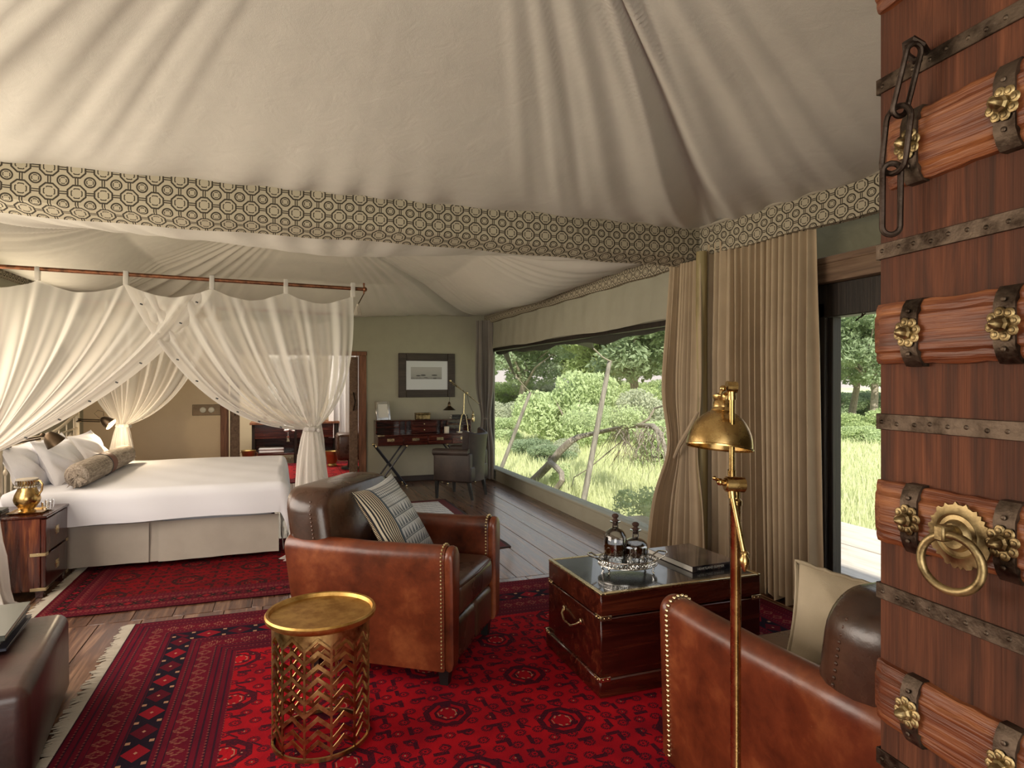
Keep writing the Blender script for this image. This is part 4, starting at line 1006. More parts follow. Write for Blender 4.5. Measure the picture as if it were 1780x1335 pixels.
tj = MB(); tj.tube([(XX(1251), Y0 - .028, ZZ(672)), (XX(1268), Y0 - .028, ZZ(673))], .0155, 18); tj.build('top_joint', M['brass'], fl_)
kn = MB(); kn.ball((XX(1245), Y0 - .028, ZZ(675)), .009, 10); kn.tube([(XX(1244), Y0 - .028, ZZ(677)), (XX(1240), Y0 - .03, ZZ(686))], [.006, .004], 8); kn.ball((XX(1239.5), Y0 - .03, ZZ(687)), .0055, 8); kn.build('wing_knob', M['brass'], fl_)
sc0 = (XX(1252), Y0 + .035, ZZ(778)); Tsh = Matrix.Translation(sc0) @ Matrix.Rotation(R(8), 4, 'Y') @ Matrix.Rotation(R(-9), 4, 'X')
rs = .0885
dome = [(rs + .003, -.002), (rs + .0035, .001), (rs, .003)] + [(rs * math.cos(R(a)), .003 + .104 * math.sin(R(a))) for a in range(6, 76, 7)]
inner = [(p[0] - .0015, p[1] - .001) for p in dome[::-1]]
sh = MB().lathe(dome, 48, T=Tsh); sh.lathe([(p[0], p[1]) for p in inner], 48, T=Tsh); sh.f = [f for f in sh.f if len(f) == 4]
shade = sh.build('lamp_shade', M['brass'], fl_)
MB().lathe([(.028, .096), (.032, .101), (.030, .107), (.027, .111), (.028, .124), (.025, .130), (.030, .138), (.031, .144), (.020, .151), (.010, .155), (.001, .156)], 24, T=Tsh).build('socket_cap', M['brass'], shade)
MB().tube([(XX(1258), Y0 - .02, ZZ(676)), Tsh @ Vector((0, 0, .145))], .007, 10).build('shade_link', M['brass'], fl_)

# ================================================================= OTTOMAN AND BOOKS
ot = thing('ottoman', 'dark oxblood leather ottoman at the left front corner', 'ottoman', (-1.42, 3.12, 0), R(7.2))
mb = MB().box(-.49, .49, -.44, .44, .0, .385, .045, 4); mb.v = [(x * (1 + .02 * math.sin(z * 9)), y, z + (.018 * math.cos(x / .49 * 1.4) * math.cos(y / .43 * 1.4) if z > .3 else 0)) for x, y, z in mb.v]
mb.build('body', M['leatherotto'], ot, 60)
for dx in (.0, .012):
    MB().tube([(.468 + dx * .8, -.40, .352 - dx), (.470 + dx * .8, 0, .356 - dx), (.468 + dx * .8, .37, .352 - dx), (.44, .405 + dx * .5, .352 - dx), (0, .408 + dx * .8, .356 - dx), (-.44, .405, .352 - dx)], .0035, 5).build('stitched_seam', M['leatherotto'], ot)
OZ = .404
for i, (w, d, h, cv, lb, dx, rz) in enumerate(((.30, .42, .013, 'bookdark', 'bottom book of the stack on the ottoman', .005, 3), (.285, .40, .02, 'bookdark', 'dark blue book second from the bottom on the ottoman', -.01, 1), (.28, .41, .012, 'bookgrey', 'thin grey green book third from the bottom on the ottoman', .0, 2), (.30, .45, .022, 'bookgrey', 'topmost large grey green book of the stack on the ottoman', .0, 4))):
    # pages face the viewer's right
    z = OZ + sum((.013, .02, .012, .022)[:i]) + .0005 * i
    bookobj('book', lb, (-1.245 + dx, 3.30, z), R(3 + rz), w, d, h, M[cv], 'book', 'stack of books on the ottoman')

# ================================================================= BED
BY0, BY1, BX0, BX1, BZ = 5.76, 7.75, -2.0, -.02, .655
bed = thing('bed', 'large bed made up in white with an iron bedhead under a net canopy', 'bed', ((BX0 + BX1) / 2, (BY0 + BY1) / 2, 0))
OX, OY = -(BX0 + BX1) / 2, -(BY0 + BY1) / 2
O = lambda x, y, z: (x + OX, y + OY, z)
def duvet(u, v):
    a = -2.0 + 2.36 * u; b = -.36 + (BY1 - BY0 + .72) * v
    xe, w = BX1 - .03, BY1 - BY0; ex = max(0, a - xe); ey = max(0, -b - 0, b - w)
    sx = min(a, xe); sy = BY0 + min(max(b, 0), w); drop = (ex ** 2 + ey ** 2) ** .5; r_ = .11
    if drop > 0:
        th_ = min(drop / r_, PI / 2); out = r_ * math.sin(th_) * .6; dz = r_ * (1 - math.cos(th_)) * .8 + max(0, drop - r_ * PI / 2)
        out += .02 * min(1, drop / .3) * (1 + .7 * math.sin(a * 9 + b * 5))
        nx_ = ex / drop; ny_ = math.copysign(ey / drop, b) if ey > 0 else 0
        x = sx + nx_ * out; y = sy + ny_ * out; z = BZ - dz * (.93 + .03 * math.sin(a * 3))
    else: x, y, z = sx, sy, BZ
    z += .010 * math.sin(3.1 * a + 1) * math.sin(2.7 * b) * (drop == 0) + .004 * math.sin(a * 14 + 4 * b) * math.sin(b * 8)
    return O(x, y, z)
mb = MB().grid(duvet, 120, 110); mb.build('duvet', M['sheet'], bed, 180)
MB().box(*[BX0 + OX, BX1 - .08 + OX], BY0 + .09 + OY, BY1 - .09 + OY, .12, BZ - .03, .04, 2).build('mattress', M['sheet'], bed)
def skirt(p0, p1, n):
    p0, p1 = Vector(p0), Vector(p1); d = (p1 - p0).normalized(); nn = Vector((d.y, -d.x, 0)); L = (p1 - p0).length
    def f(u, v):
        q = p0.lerp(p1, u); z = .37 - .32 * v; w = .012 * math.sin(u * L * 5.3 + 1) * v + .004 * math.sin(u * L * 21) * v + .015 * v
        return (q.x + nn.x * w + OX, q.y + nn.y * w + OY, z)
    return MB().grid(f, n, 8)
xm = -1.0
for a, b in (((BX0, BY0 + .015), (xm - .035, BY0 + .015)), ((xm + .035, BY0 + .015), (BX1 - .03, BY0 + .015)), ((BX1 - .02, BY0 + .03), (BX1 - .02, BY1 - .03))):
    skirt((*a, 0), (*b, 0), 60).build('skirt_panel', M['skirt'], bed, 180)
skirt((xm - .06, BY0 + .04, 0), (xm + .06, BY0 + .04, 0), 8).build('skirt_pleat', M['skirt'], bed, 180)
# iron bedhead
HX = -2.04
hb = MB().tube([O(HX, 7.70, 0), O(HX, 7.70, 1.22)], .022, 12).ball(O(HX, 7.70, 1.25), .035, 10); hb.build('bedhead_post', M['bedmetal'], bed)
hb = MB().tube([O(HX, 5.80, 0), O(HX, 5.80, 1.0)], .022, 12).ball(O(HX, 5.80, 1.02), .035, 10); hb.build('bedhead_post', M['bedmetal'], bed)
HT = lambda y: 1.02 + .17 * max(0, (y - 6.75) / .95) ** 1.6 + (.0 if y > 6.75 else .03 * ((6.75 - y) / .95) ** 2)
MB().tube([O(HX, 5.80 + 1.9 * k / 30, HT(5.8 + 1.9 * k / 30)) for k in range(31)], .014, 8).build('bedhead_rail', M['bedmetal'], bed)
MB().tube([O(HX, 5.80, .93), O(HX, 7.70, .93)], .011, 8).build('bedhead_rail', M['bedmetal'], bed)
MB().tube([O(HX, 5.80, .99), O(HX, 6.75, .985), O(HX, 7.70, 1.03)], .011, 8).build('bedhead_rail', M['bedmetal'], bed)
for k in range(1, 17):
    y = 5.80 + 1.9 * k / 17; z2 = .93 if k % 2 else HT(y)
    b2 = MB().tube([O(HX, y, .25), O(HX, y, z2)], .007, 6)
    if k % 2: b2.ball(O(HX, y, .96), .018, 8)
    b2.ball(O(HX, y, .80), .016, 8, (1, 1, 1.6)); b2.build('spindle', M['bedmetal'], bed)
for k in range(6):
    y = 6.0 + k * .30; pts = [O(HX, y + .05 * math.cos(a) * (1 - a / 9), .96 + .035 * math.sin(a) * (1 - a / 9)) for a in [i * .45 for i in range(15)]]
    MB().tube(pts, .006, 5).build('scroll', M['bedmetal'], bed)

def pillow(label, c, nrm_, w, h, th, roll, seed, mat='pillowc'):
    t = thing('pillow', label, 'pillow', c, 0, 'white pillows against the bedhead')
    n = Vector(nrm_).normalized(); hz = Vector((0, 0, 1)).cross(n).normalized(); v = n.cross(hz)
    A = Matrix(((hz.x, v.x, n.x, 0), (hz.y, v.y, n.y, 0), (hz.z, v.z, n.z, 0), (0, 0, 0, 1))) @ Matrix.Rotation(R(roll), 4, 'Z')
    cushion(MB(), w, h, th, .022, seed, A).build('pillowcase', M[mat], t, 180); return t
pillow('white pillow nearest the nightstand, leaning on the bedhead in shade', (-1.93, 6.06, .815), (1, -.12, .42), .56, .44, .15, 2, 1)
pillow('white pillow second from the near bedside, in front of the first', (-1.77, 6.32, .815), (1, -.18, .55), .60, .46, .17, -4, 2)
pillow('white pillow behind and right of the second pillow', (-1.92, 6.82, .81), (1, 0, .4), .58, .44, .15, 3, 3)
pillow('white pillow farthest from the nightstand', (-1.79, 7.22, .81), (1, -.1, .55), .60, .45, .17, 2, 4)
def boltmat():
    m = Mt('grey brown slub cloth', .9, 0, (.3, .25, .2)); v = m.coord('Object'); n = m.noise(m.scale(v, (8, 90, 8)), 1, 3); n2 = m.noise(m.scale(v, (90, 6, 90)), 1, 3)
    m.set('Base Color', m.ramp(n * .5 + n2 * .5, [(.35, (.13, .10, .08)), (.5, (.30, .245, .19)), (.65, (.50, .43, .35))])); m.bump(n + n2, .4, .01); return m.m
M['boltercloth'] = boltmat()
bo = thing('bolster', 'long grey brown bolster with gathered ends and a buckled band lying across the bed', 'bolster', (-1.56, 6.70, BZ + .10), 0)
pr = [(.012, -.84), (.02, -.845), (.055, -.838), (.085, -.82), (.098, -.78), (.1, -.6), (.1, .6), (.098, .78), (.085, .82), (.05, .84), (.01, .845)]
bm_ = MB().lathe(pr, 36, T=Matrix.Rotation(R(-90), 4, 'X'), fn=lambda a, z: 1 + (.05 * math.sin(18 * a) if abs(z) > .8 else .01 * math.sin(7 * a + 5 * z))); bm_.build('cover', M['boltercloth'], bo)
M['strapcloth'] = fabric('dark red brown band', (.20, .085, .06), (.10, .05, .035), 200, .6, .5, 0, 1)
MB().lathe([(.1025, -.13), (.104, -.12), (.104, .02), (.1025, .03)], 30, T=Matrix.Rotation(R(-90), 4, 'X')).build('band', M['strapcloth'], bo)
MB().lathe([(.1035, -.148), (.106, -.14), (.1035, -.132)], 30, T=Matrix.Rotation(R(-90), 4, 'X')).build('band_cord', M['black'], bo)
for s_ in (-1, 1):
    kn = MB()
    for k in range(5):
        a = -1.57 + (k - 2) * .5
        kn.grid(lambda u, v, a=a: (math.cos(a) * .09 * v + .012 * math.sin(u * 6.28), s_ * (.845 + .03 * v + .012 * math.cos(u * 6.28)), .0 + math.sin(a) * .085 * v + .01 * math.sin(u * 6.28)), 8, 4, wrap=True)
    kn.ball((0, s_ * .85, 0), .02, 8); kn.build('knotted_end', M['boltercloth'], bo)

# nightstand
ns = thing('nightstand', 'zebra-grained mahogany nightstand with two drawers beside the bed', 'nightstand', (-1.86, 5.45, 0))
MB().box(-.26, .26, -.235, .235, .05, .555, .004).build('cabinet', M['nightwood'], ns)
MB().box(-.265, .30, -.245, .245, .555, .572, .004).build('top', M['mahogany'], ns)
for z0_, z1_ in ((.065, .295), (.31, .545)):
    d = MB().box(.26, .292, -.228, .228, z0_, z1_, .004).build('drawer', M['mahogany'], ns)
    p_ = MB().box(.292, .295, -.03, .03, (z0_ + z1_) / 2 - .03, (z0_ + z1_) / 2 + .03, .001); p_.box(.295, .300, -.018, .018, (z0_ + z1_) / 2 - .004, (z0_ + z1_) / 2 + .012, .001); p_.build('recessed_pull', M['brasspale'], d)
for z in (.303, .062):
    a = MB(); a.box(.20, .2965, -.24, -.236, z - .011, z + .011, .001); a.box(.292, .296, -.24, -.19, z - .011, z + .011, .001); a.build('brass_corner', M['brasspale'], ns)
    a = MB(); a.box(.292, .296, .19, .24, z - .011, z + .011, .001); a.build('brass_corner', M['brasspale'], ns)
for x in (-.22, .25):
    for y in (-.2, .2): MB().box(x - .025, x + .025, y - .025, y + .025, 0, .052, .003).build('foot', M['mahogany'], ns)
NZ = .5725
ty = tag(MB().lathe([(.001, .003), (.11, .003), (.125, .012), (.128, .012), (.112, 0), (.001, 0)], 4, (0, 0, 0), T=Matrix.Rotation(R(45), 4, 'Z')).build('serving_tray', M['brass'], None), 'small square brass tray under the pitcher on the nightstand', 'tray'); ty.location = (-1.72, 5.40, NZ); ty.scale = (1.2, 1.15, 1)
pt = thing('pitcher', 'brass water pitcher with a beaded lace cover on the nightstand', 'pitcher', (-1.735, 5.40, NZ + .004), R(-20)); pt.scale = (1.12, 1.12, 1.2)
MB().lathe([(.001, 0), (.045, 0), (.047, .006), (.036, .014), (.05, .03), (.068, .055), (.073, .075), (.068, .10), (.053, .13), (.047, .155), (.05, .175), (.056, .19), (.052, .19), (.044, .16), (.001, .155)], 32).build('body', M['brass'], pt)
MB().tube([(.052, 0, .18), (.08, 0, .185), (.098, 0, .165), (.095, 0, .13), (.075, 0, .10), (.066, 0, .09)], [.005, .006, .006, .006, .006, .005], 8).build('handle', M['brass'], pt)
lc = MB()
for k in range(26):
    a = 2 * PI * k / 26
    for j in range(3): lc.tube([(.057 * math.cos(a), .057 * math.sin(a), .195), (.062 * math.cos(a + .12), .062 * math.sin(a + .12), .175), (.058 * math.cos(a), .058 * math.sin(a), .158)], .0018, 4)
    lc.ball((.062 * math.cos(a), .062 * math.sin(a), .152), .0065, 6)
lc.lathe([(.001, .199), (.058, .197), (.060, .19)], 24); lc.build('beaded_cover', M['fringe'], pt, kind='stuff')
for i, (x, y, lb) in enumerate(((-1.625, 5.49, 'small clear glass tumbler right of the pitcher'), (-1.62, 5.40, 'small clear tumbler on the front corner of the small tray'))):
    t = tag(MB().lathe([(.001, .004), (.024, .004), (.030, .055), (.031, .055), (.026, 0), (.001, 0)], 20).build('tumbler', M['glass'], None), lb, 'glass', 'tumblers on the nightstand'); t.location = (x, y, NZ + .012)
for i, (h, cv, lb) in enumerate(((.018, 'bookbrown', 'lower brown book on the nightstand left of the pitcher'), (.016, 'bookgrey', 'upper grey book on the nightstand left of the pitcher'))):
    bookobj('book', lb, (-1.96, 5.39, NZ + i * .019), R(4 * i), .2, .15, h, M[cv], 'book', 'books on the nightstand')

# ---- canopy: rails and four gathered net curtains
RZ = 2.335; RYN, RYF = 5.65, 7.80
cr = thing('canopy_frame', 'rusty metal canopy rails with tassels hung over the bed', 'canopy frame', (-.9, 6.7, 0))
o_ = lambda x, y, z: (x + .9, y - 6.7, z)
for y in (RYN, RYF): MB().tube([o_(XL, y, RZ + .03), o_(.66, y, RZ - .012)], .016, 10).build('rail', M['railmetal'], cr)
for y in (RYN, RYF):
    e = MB(); e.tube([o_(.655, y, RZ + .03), o_(.655, y, RZ - .05)], .007, 8); e.ball(o_(.662, y, RZ - .012), .022, 8); e.ball(o_(.655, y, RZ + .035), .010, 8); e.build('finial', M['railmetal'], cr)
ts = MB().tube([o_(.655, RYN, RZ - .05), o_(.61, RYN - .03, RZ - .135), o_(.60, RYN - .03, RZ - .15)], .005, 6); ts.build('tassel_cord', M['bronze'], cr)
t_ = MB(); 
for k in range(34):
    a = k * 2.4; q = .038 * math.sqrt(k / 34); t_.tube([o_(.60, RYN - .03, RZ - .155), o_(.60 + q * .5 * math.cos(a), RYN - .03 + q * .5 * math.sin(a), RZ - .18), o_(.60 + q * math.cos(a), RYN - .03 + q * math.sin(a), RZ - .245)], .0032, 4)
t_.ball(o_(.60, RYN - .03, RZ - .155), .013, 8); t_.build('tassel', M['fringe'], cr)

def net_curtain(label, y, xo, xf, tie, cfree, couter, tabs, side, seed, toff=(0, 0)):
    """xo outer end on the rail, xf free end, tie=(x,z) gather point; side=-1 towards the viewer"""
    t = thing('net_curtain', label, 'curtain', (tie[0], y, 0), 0, 'sheer white canopy curtains around the bed')
    ox = -tie[0]; r = random.Random(seed); ph = [r.uniform(0, 6) for _ in range(4)]
    span = abs(xf - xo); nt_ = len(tabs)
    def top(s_):
        x = xo + (xf - xo) * s_; ds = [abs(x - tb) for tb in tabs]; gaps = sorted(tabs)
        sag = 0
        for a, b in zip(gaps, gaps[1:]):
            if a <= x <= b: sag = math.sin(PI * (x - a) / (b - a)) * .075 * (b - a) / .55
        return Vector((x, 0, RZ + .012 - .02 * (x - XL) / 3.1 - .07 - sag))
    P2v = Vector((tie[0], 0, tie[1]))
    def f(s_, q, band=0):
        p0 = top(s_); P1 = Vector(couter).lerp(Vector(cfree), s_); P1 = Vector((P1[0], 0, P1[1] if len(P1) == 2 else P1[2]))
        e = P2v + Vector(((s_ - .5) * .07 * (1 if xf > xo else -1), 0, 0))
        p = p0 * (1 - q) ** 2 + P1 * 2 * q * (1 - q) + e * q * q
        w = (math.sin(s_ * 46 + ph[0] + 1.2 * math.sin(s_ * 9)) * .55 + math.sin(s_ * 83 + ph[1]) * .35 + math.sin(s_ * 19 + ph[2]) * .6)
        amp = .014 + .055 * math.sin(PI * min(q * .8 + .08, 1)); amp *= (1 - .35 * q)
        d = (w * amp) + side * (.05 * q + band * .004)
        return (p.x + ox + w * .01 * q, d, p.z + .004 * w * q)
    mb = MB().grid(lambda u, v: f(u * .955, v), 190, 46); main = mb.build('gathered_panel', M['net'], t, 180)
    hb = MB().grid(lambda u, v: f(.93 + .07 * u, v, 1), 6, 46); band_ = hb.build('hem_band', M['netband'], t, 180)
    bt = MB()
    for k in range(8):
        p = f(.965, .06 + k * .115, 3); bt.obox((p[0], p[1] + side * .006, p[2]), (.020, .006, .011), (0, R(20), 0), .001)
    bt.build('buttons', M['black'], band_, kind='stuff')
    for tb in tabs:
        if abs(tb - xf) < 1e-6 or True:
            z_ = top((tb - xo) / (xf - xo)).z; m_ = MB().obox((tb + ox, 0, (z_ + RZ + .03) / 2 + .0), (.032 + .005 * (seed % 2), .042 + .005 * (seed % 2), RZ + .045 - z_ + .003 * (seed % 2)), b=.006, seg=2); m_.build('tab', M['netband'], t)
    # gather ring and tail down to the floor
    T_ = MB().lathe([(.052, -.02), (.062, -.012), (.066, 0), (.060, .014), (.05, .02)], 26, (0, side * .05, tie[1]), fn=lambda a, z: 1 + .12 * math.sin(9 * a)); T_.ball((.06, side * .11, tie[1] - .01), .018, 8); T_.build('tie', M['netband'], t)
    def tail(a, z): return 1 + .14 * math.sin(11 * a + z * 3 + ph[0]) + .10 * math.sin(5 * a + z * 5 + ph[1])
    sh_ = lambda L_: [(x + toff[0] * min(1, max(0, (tie[1] - z) / .35)), y_ + toff[1] * min(1, max(0, (tie[1] - z) / .35)), z) for x, y_, z in L_]
    pr = [(.045, tie[1] - .005), (.06, tie[1] - .08), (.085, tie[1] - .25), (.105, tie[1] - .5), (.12, .35), (.135, .12), (.15, .04), (.19, .012)]
    tl = MB().lathe(pr, 90, (0, side * .04, 0), fn=tail); tl.f = [q for q in tl.f if len(q) == 4]; tl.v = sh_([(x * 1.15, yy * .8, z) for x, yy, z in tl.v]); tl.build('tail', M['net'], t, 180)
    tl2 = MB().lathe([(p[0] * .6, p[1]) for p in pr], 60, (.01, side * .04, 0), fn=tail); tl2.f = [q for q in tl2.f if len(q) == 4]; tl2.v = sh_(tl2.v); tl2.build('inner_tail', M['net'], t, 180)
    return t
net_curtain('sheer curtain on the near side gathered at the bed foot, with a dotted hem', RYN, .56, -1.185, (.21, 1.105), (-.66, 1.10), (.60, 1.36), [.56, .007, -.56, -1.17], -1, 1)
net_curtain('sheer curtain on the near side swept to the left towards the nightstand', RYN, -2.42, -.55, (-1.98 - .12, .95), (-1.0, 1.46), (-2.4, 1.4), [-2.33, -1.75, -1.17, -.56], -1, 2, (.20, -.58))
net_curtain('sheer curtain on the far side gathered behind the bed foot', RYF, .56, -1.05, (.33, 1.08), (-.5, 1.18), (.55, 1.4), [.56, .1, -.45, -1.04], 1, 3)
net_curtain('sheer curtain on the far side tied back at the head by the reading lamp', RYF, -2.35, -.75, (-1.66, 1.03), (-1.0, 1.22), (-2.1, 1.5), [-2.3, -1.8, -1.25, -.75], 1, 4)

# reading lamps on the bedhead
def cone(mb, c, d, r0, r1, h):
    q = Vector(d).to_track_quat('Z', 'Y').to_matrix().to_4x4(); T = Matrix.Translation(c) @ q
    mb.lathe([(r1 * .45, -.012), (r1, 0), (r1 + (r0 - r1) * .55, h * .4), (r0, h), (r0 - .002, h), (r1 + (r0 - r1) * .5, h * .4), (r1 * .8, .004)], 24, T=T); return mb
hp = onY(184, 733, 7.45)
l1 = thing('reading_lamp', 'dark bronze reading lamp with a lit bulb at the far side of the bedhead', 'wall lamp', (HX, 7.6, 0), 0, 'bronze reading lamps on the bedhead')
L = lambda p: Vector(p) - Vector((HX, 7.6, 0))
st = Vector((HX + .03, 7.66, 1.10))
MB().lathe([(.03, 0), (.03, .01), (.012, .02), (.012, .04)], 14, L(st) - Vector((0, 0, .01))).build('mount', M['bronze'], l1)
for dz in (0, .018): MB().tube([L(st) + Vector((0, 0, dz)), L(hp) + Vector((-.06, .02, -.0 + dz))], .006, 8).build('arm', M['bronze'], l1)
cone(MB(), L(hp) + Vector((-.03, 0, .03)), (.75, -.15, -.55), .065, .03, .10).build('lamp_shade', M['bronze'], l1)
MB().ball(L(hp) + Vector((.015, -.005, -.008)), .022, 10).build('bulb', M['bulb'], l1)
MB().tube([L(hp) + Vector((-.05, 0, .03)), L(hp) + Vector((-.10, 0, .085)), L(hp) + Vector((-.07, 0, .12)), L(hp) + Vector((-.02, 0, .10)), L(hp) + Vector((-.02, 0, .06))], .0035, 6).build('flex', M['bronze'], l1)
light('POINT', 'reading_lamp_light', tuple(hp + Vector((.06, .02, -.05))), 13, (1, .78, .5), .02)
hp2 = onY(90, 762, 6.05)
l2 = thing('reading_lamp', 'dark bronze dome reading lamp above the nearest pillows', 'wall lamp', (HX, 5.85, 0), 0, 'bronze reading lamps on the bedhead')
L = lambda p: Vector(p) - Vector((HX, 5.85, 0))
st = Vector((HX + .03, 5.85, 1.02))
MB().lathe([(.03, 0), (.03, .01), (.012, .02), (.012, .04)], 14, L(st) - Vector((0, 0, .02))).build('mount', M['bronze'], l2)
for dz in (0, .018): MB().tube([L(st) + Vector((0, 0, dz)), L(hp2) + Vector((-.07, -.02, dz))], .006, 8).build('arm', M['bronze'], l2)
cone(MB(), L(hp2) + Vector((-.03, 0, .035)), (.55, .25, -.8), .075, .035, .10).build('lamp_shade', M['bronze'], l2)
MB().ball(L(hp2) + Vector((-.06, -.01, .03)), .018, 8).build('elbow', M['bronze'], l2)

# switch plate on the far wall
sw = thing('switch_plate', 'aged brass switch plate with two round switches left of the bathroom doorway', 'switch', (-1.01, YF - .001, 1.125))
MB().box(-.175, .175, -.008, 0, -.075, .075, .004).build('plate', M['bronze'], sw)
for x in (-.045, .06):
    q = MB().lathe([(.001, .02), (.018, .018), (.034, .012), (.04, 0)], 18, T=Matrix.Translation((x, -.008, 0)) @ Matrix.Rotation(R(90), 4, 'X')); q.build('switch', M['ceramic'], sw)

# ================================================================= WRITING DESK AND WHAT STANDS ON IT
DX0, DX1, DY0, DY1 = 1.235, 2.67, 8.97, 9.42
dk_ = thing('writing_desk', 'mahogany campaign writing desk on crossed metal legs against the far wall', 'desk', ((DX0 + DX1) / 2, (DY0 + DY1) / 2, 0))
dx, dy = (DX1 - DX0) / 2, (DY1 - DY0) / 2
MB().box(-dx, dx, -dy, dy, .735, .752, .003).build('desk_top', M['mahoganyx'], dk_)
MB().box(-dx, dx, -dy + .012, dy, .598, .735, .003).build('case', M['mahoganyx'], dk_)
for k in range(4):
    w = 2 * dx / 4; x = -dx + w * k; d = MB().box(x + .006, x + w - .006, -dy, -dy + .014, .604, .728, .003).build('drawer', M['mahoganyx'], dk_)
    p_ = MB().box(x + w / 2 - .05, x + w / 2 + .05, -dy - .003, -dy + .001, .66, .70, .001); p_.box(x + w / 2 - .035, x + w / 2 + .035, -dy - .006, -dy - .002, .672, .692, .001); p_.build('drawer_pull', M['brasspale'], d)
hy0 = .0; hb_ = MB(); zt, zb = .947, .752
hb_.box(-dx, dx, hy0, dy, zt - .015, zt, .003); hb_.box(-dx, dx, dy - .012, dy, zb, zt - .015, 0)
xs = [-dx, -dx + .335, -dx + .425, -dx + .515, -dx + .885, -dx + .97, -dx + 1.06, dx - .015]
for x in xs: hb_.box(x, x + .015, hy0, dy, zb, zt - .015, .001)
hb_.box(-dx + .015, -dx + .335, hy0, dy, .845, .855, .001); hb_.box(-dx + 1.06, dx - .015, hy0, dy, .855, .865, .001)
hut = hb_.build('pigeonhole_unit', M['mahoganyx'], dk_)
for z in (.757, .845):
    d = MB().box(-dx + .532, -dx + .883, hy0 - .005, hy0 + .02, z, z + .083, .003).build('small_drawer', M['mahoganyx'], dk_)
    MB().ball((-dx + .707, hy0 - .013, z + .042), .011, 8).build('knob', M['brasspale'], d)
a = MB().box(-dx - .002, -dx + .06, hy0 - .002, hy0 + .02, zt - .001, zt + .002, .001); a.box(-dx - .002, -dx + .09, -dy - .002, -dy + .02, .735, .754, .001); a.box(dx - .09, dx + .002, -dy - .002, -dy + .02, .735, .754, .001); a.box(dx - .06, dx + .002, hy0 - .002, hy0 + .02, zt - .001, zt + .002, .001)
a.build('brass_corners', M['brasspale'], dk_)
for sx in (-1, 1):
    xc = sx * (dx - .20)
    for yy in (-dy + .05, dy - .06):
        for sg in (-1, 1):
            p0, p1 = (xc - sg * .215, yy + sg * .012, .59), (xc + sg * .215, yy + sg * .012, .012)
            lg = MB().tube([p0, p1], .012, 8); lg = lg.build('leg', M['blackmetal'], dk_)
            cpb = MB().ball(p0, .018, 8); cpb.ball(p1, .018, 8); cpb.build('brass_ferrules', M['brasspale'], lg)
zt2 = zt + .0015
fr = thing('photo_frame', 'small standing photo frame at the left end of the desk', 'photo frame', (1.36, 9.28, zt2), R(14))
A = Matrix.Rotation(R(-12), 4, 'X'); q = MB()
for a in ((-.11, -.075, 0, .28), (.075, .11, 0, .28), (-.075, .075, 0, .04), (-.075, .075, .24, .28)): q.add(*[MB().box(a[0], a[1], -.008, .008, a[2], a[3], .003).v, MB().box(a[0], a[1], -.008, .008, a[2], a[3], .003).f], A)
q.build('frame', M['silver'], fr); MB().box(-.076, .076, -.002, .002, .04, .24, 0, T=A).build('photo', M['paper'], fr)
MB().add(*(lambda b: (b.v, b.f))(MB().box(-.02, .02, -.004, .004, 0, .2, .001)), Matrix.Translation((-.03, .13, .004)) @ Matrix.Rotation(R(22), 4, 'X')).build('strut', M['black'], fr)
bx = thing('carved_box', 'small grey carved box on top of the desk', 'box', (1.94, 9.30, zt2))
MB().box(-.11, .11, -.05, .05, 0, .075, .006).build('box_body', M['antique'], bx); MB().box(-.114, .114, -.054, .054, .076, .098, .006).build('box_lid', M['antique'], bx)
for i, (z, lb, w) in enumerate(((0, 'lower dark book on the right of the desk', .13), (.032, 'upper dark book on the right of the desk', .12))):
    bookobj('book', lb, (2.50, 9.30, zt2 + z), R(2 - 4 * i), w * 2, .13, .03, M['bookblack'], 'book', 'dark books on the desk')
cn = tag(MB().lathe([(.001, 0), (.036, 0), (.037, .09), (.033, .094), (.001, .09)], 20).build('candle', M['candle'], None), 'ivory pillar candle at the front of the desk beside the lamp', 'candle'); cn.location = (2.26, 9.10, .7535)
tb = tag(MB().box(-.09, .09, -.03, .03, 0, .012, .004).build('pen_tray', M['lintel'], None), 'small wooden pen tray standing in the desk pigeonhole', 'pen tray'); tb.location = (2.38, 9.25, .8665)
# balance arm desk lamp
YL = 9.06
dl = thing('desk_lamp', 'brass balance arm desk lamp with a small bell shade on the desk', 'desk lamp', (2.50, YL, .753))
q_ = lambda u, v, y=YL: onY(u, v, y) - Vector((2.50, YL, .753))
MB().box(-.09, .09, -.05, .05, 0, .02, .004).build('base', M['ceramic'], dl)
st = MB(); xb = q_(806, 745).x; z1_ = q_(806, 722).z
st.tube([(xb - .065, 0, .02), (xb - .06, 0, .10), (xb - .03, 0, z1_ + .0), (xb, 0, z1_ + .03)], .008, 8); st.tube([(xb + .065, 0, .02), (xb + .06, 0, .10), (xb + .03, 0, z1_ + .0), (xb, 0, z1_ + .03)], .008, 8)
st.build('yoke', M['brasspale'], dl)
MB().tube([(xb, 0, z1_ + .02), q_(807, 684)], .008, 8).build('post', M['brasspale'], dl)
am = MB(); p0, p1 = q_(783, 662), q_(833, 702); am.tube([p0, p1], .007, 8); am.tube([p0 + Vector((0, -.01, -.03)), q_(812, 684)], .005, 8); am.ball(p0, .02, 8); am.ball(q_(812, 683), .018, 8); am.build('balance_arm', M['brasspale'], dl)
MB().tube([p0, q_(781.5, 697)], .003, 5).build('flex', M['black'], dl)
hs = q_(781, 713); MB().lathe([(.092, 0), (.094, .003), (.06, .03), (.03, .055), (.022, .065), (.022, .10), (.014, .115), (.004, .13)], 24, hs).build('lamp_shade', M['bronze'], dl)
wg = q_(822.5, 727); MB().lathe([(.001, -.06), (.022, -.045), (.026, -.02), (.026, .02), (.014, .035), (.02, .05), (.02, .06), (.008, .075), (.012, .09), (.001, .10)], 14, wg).build('counterweight', M['brasspale'], dl)
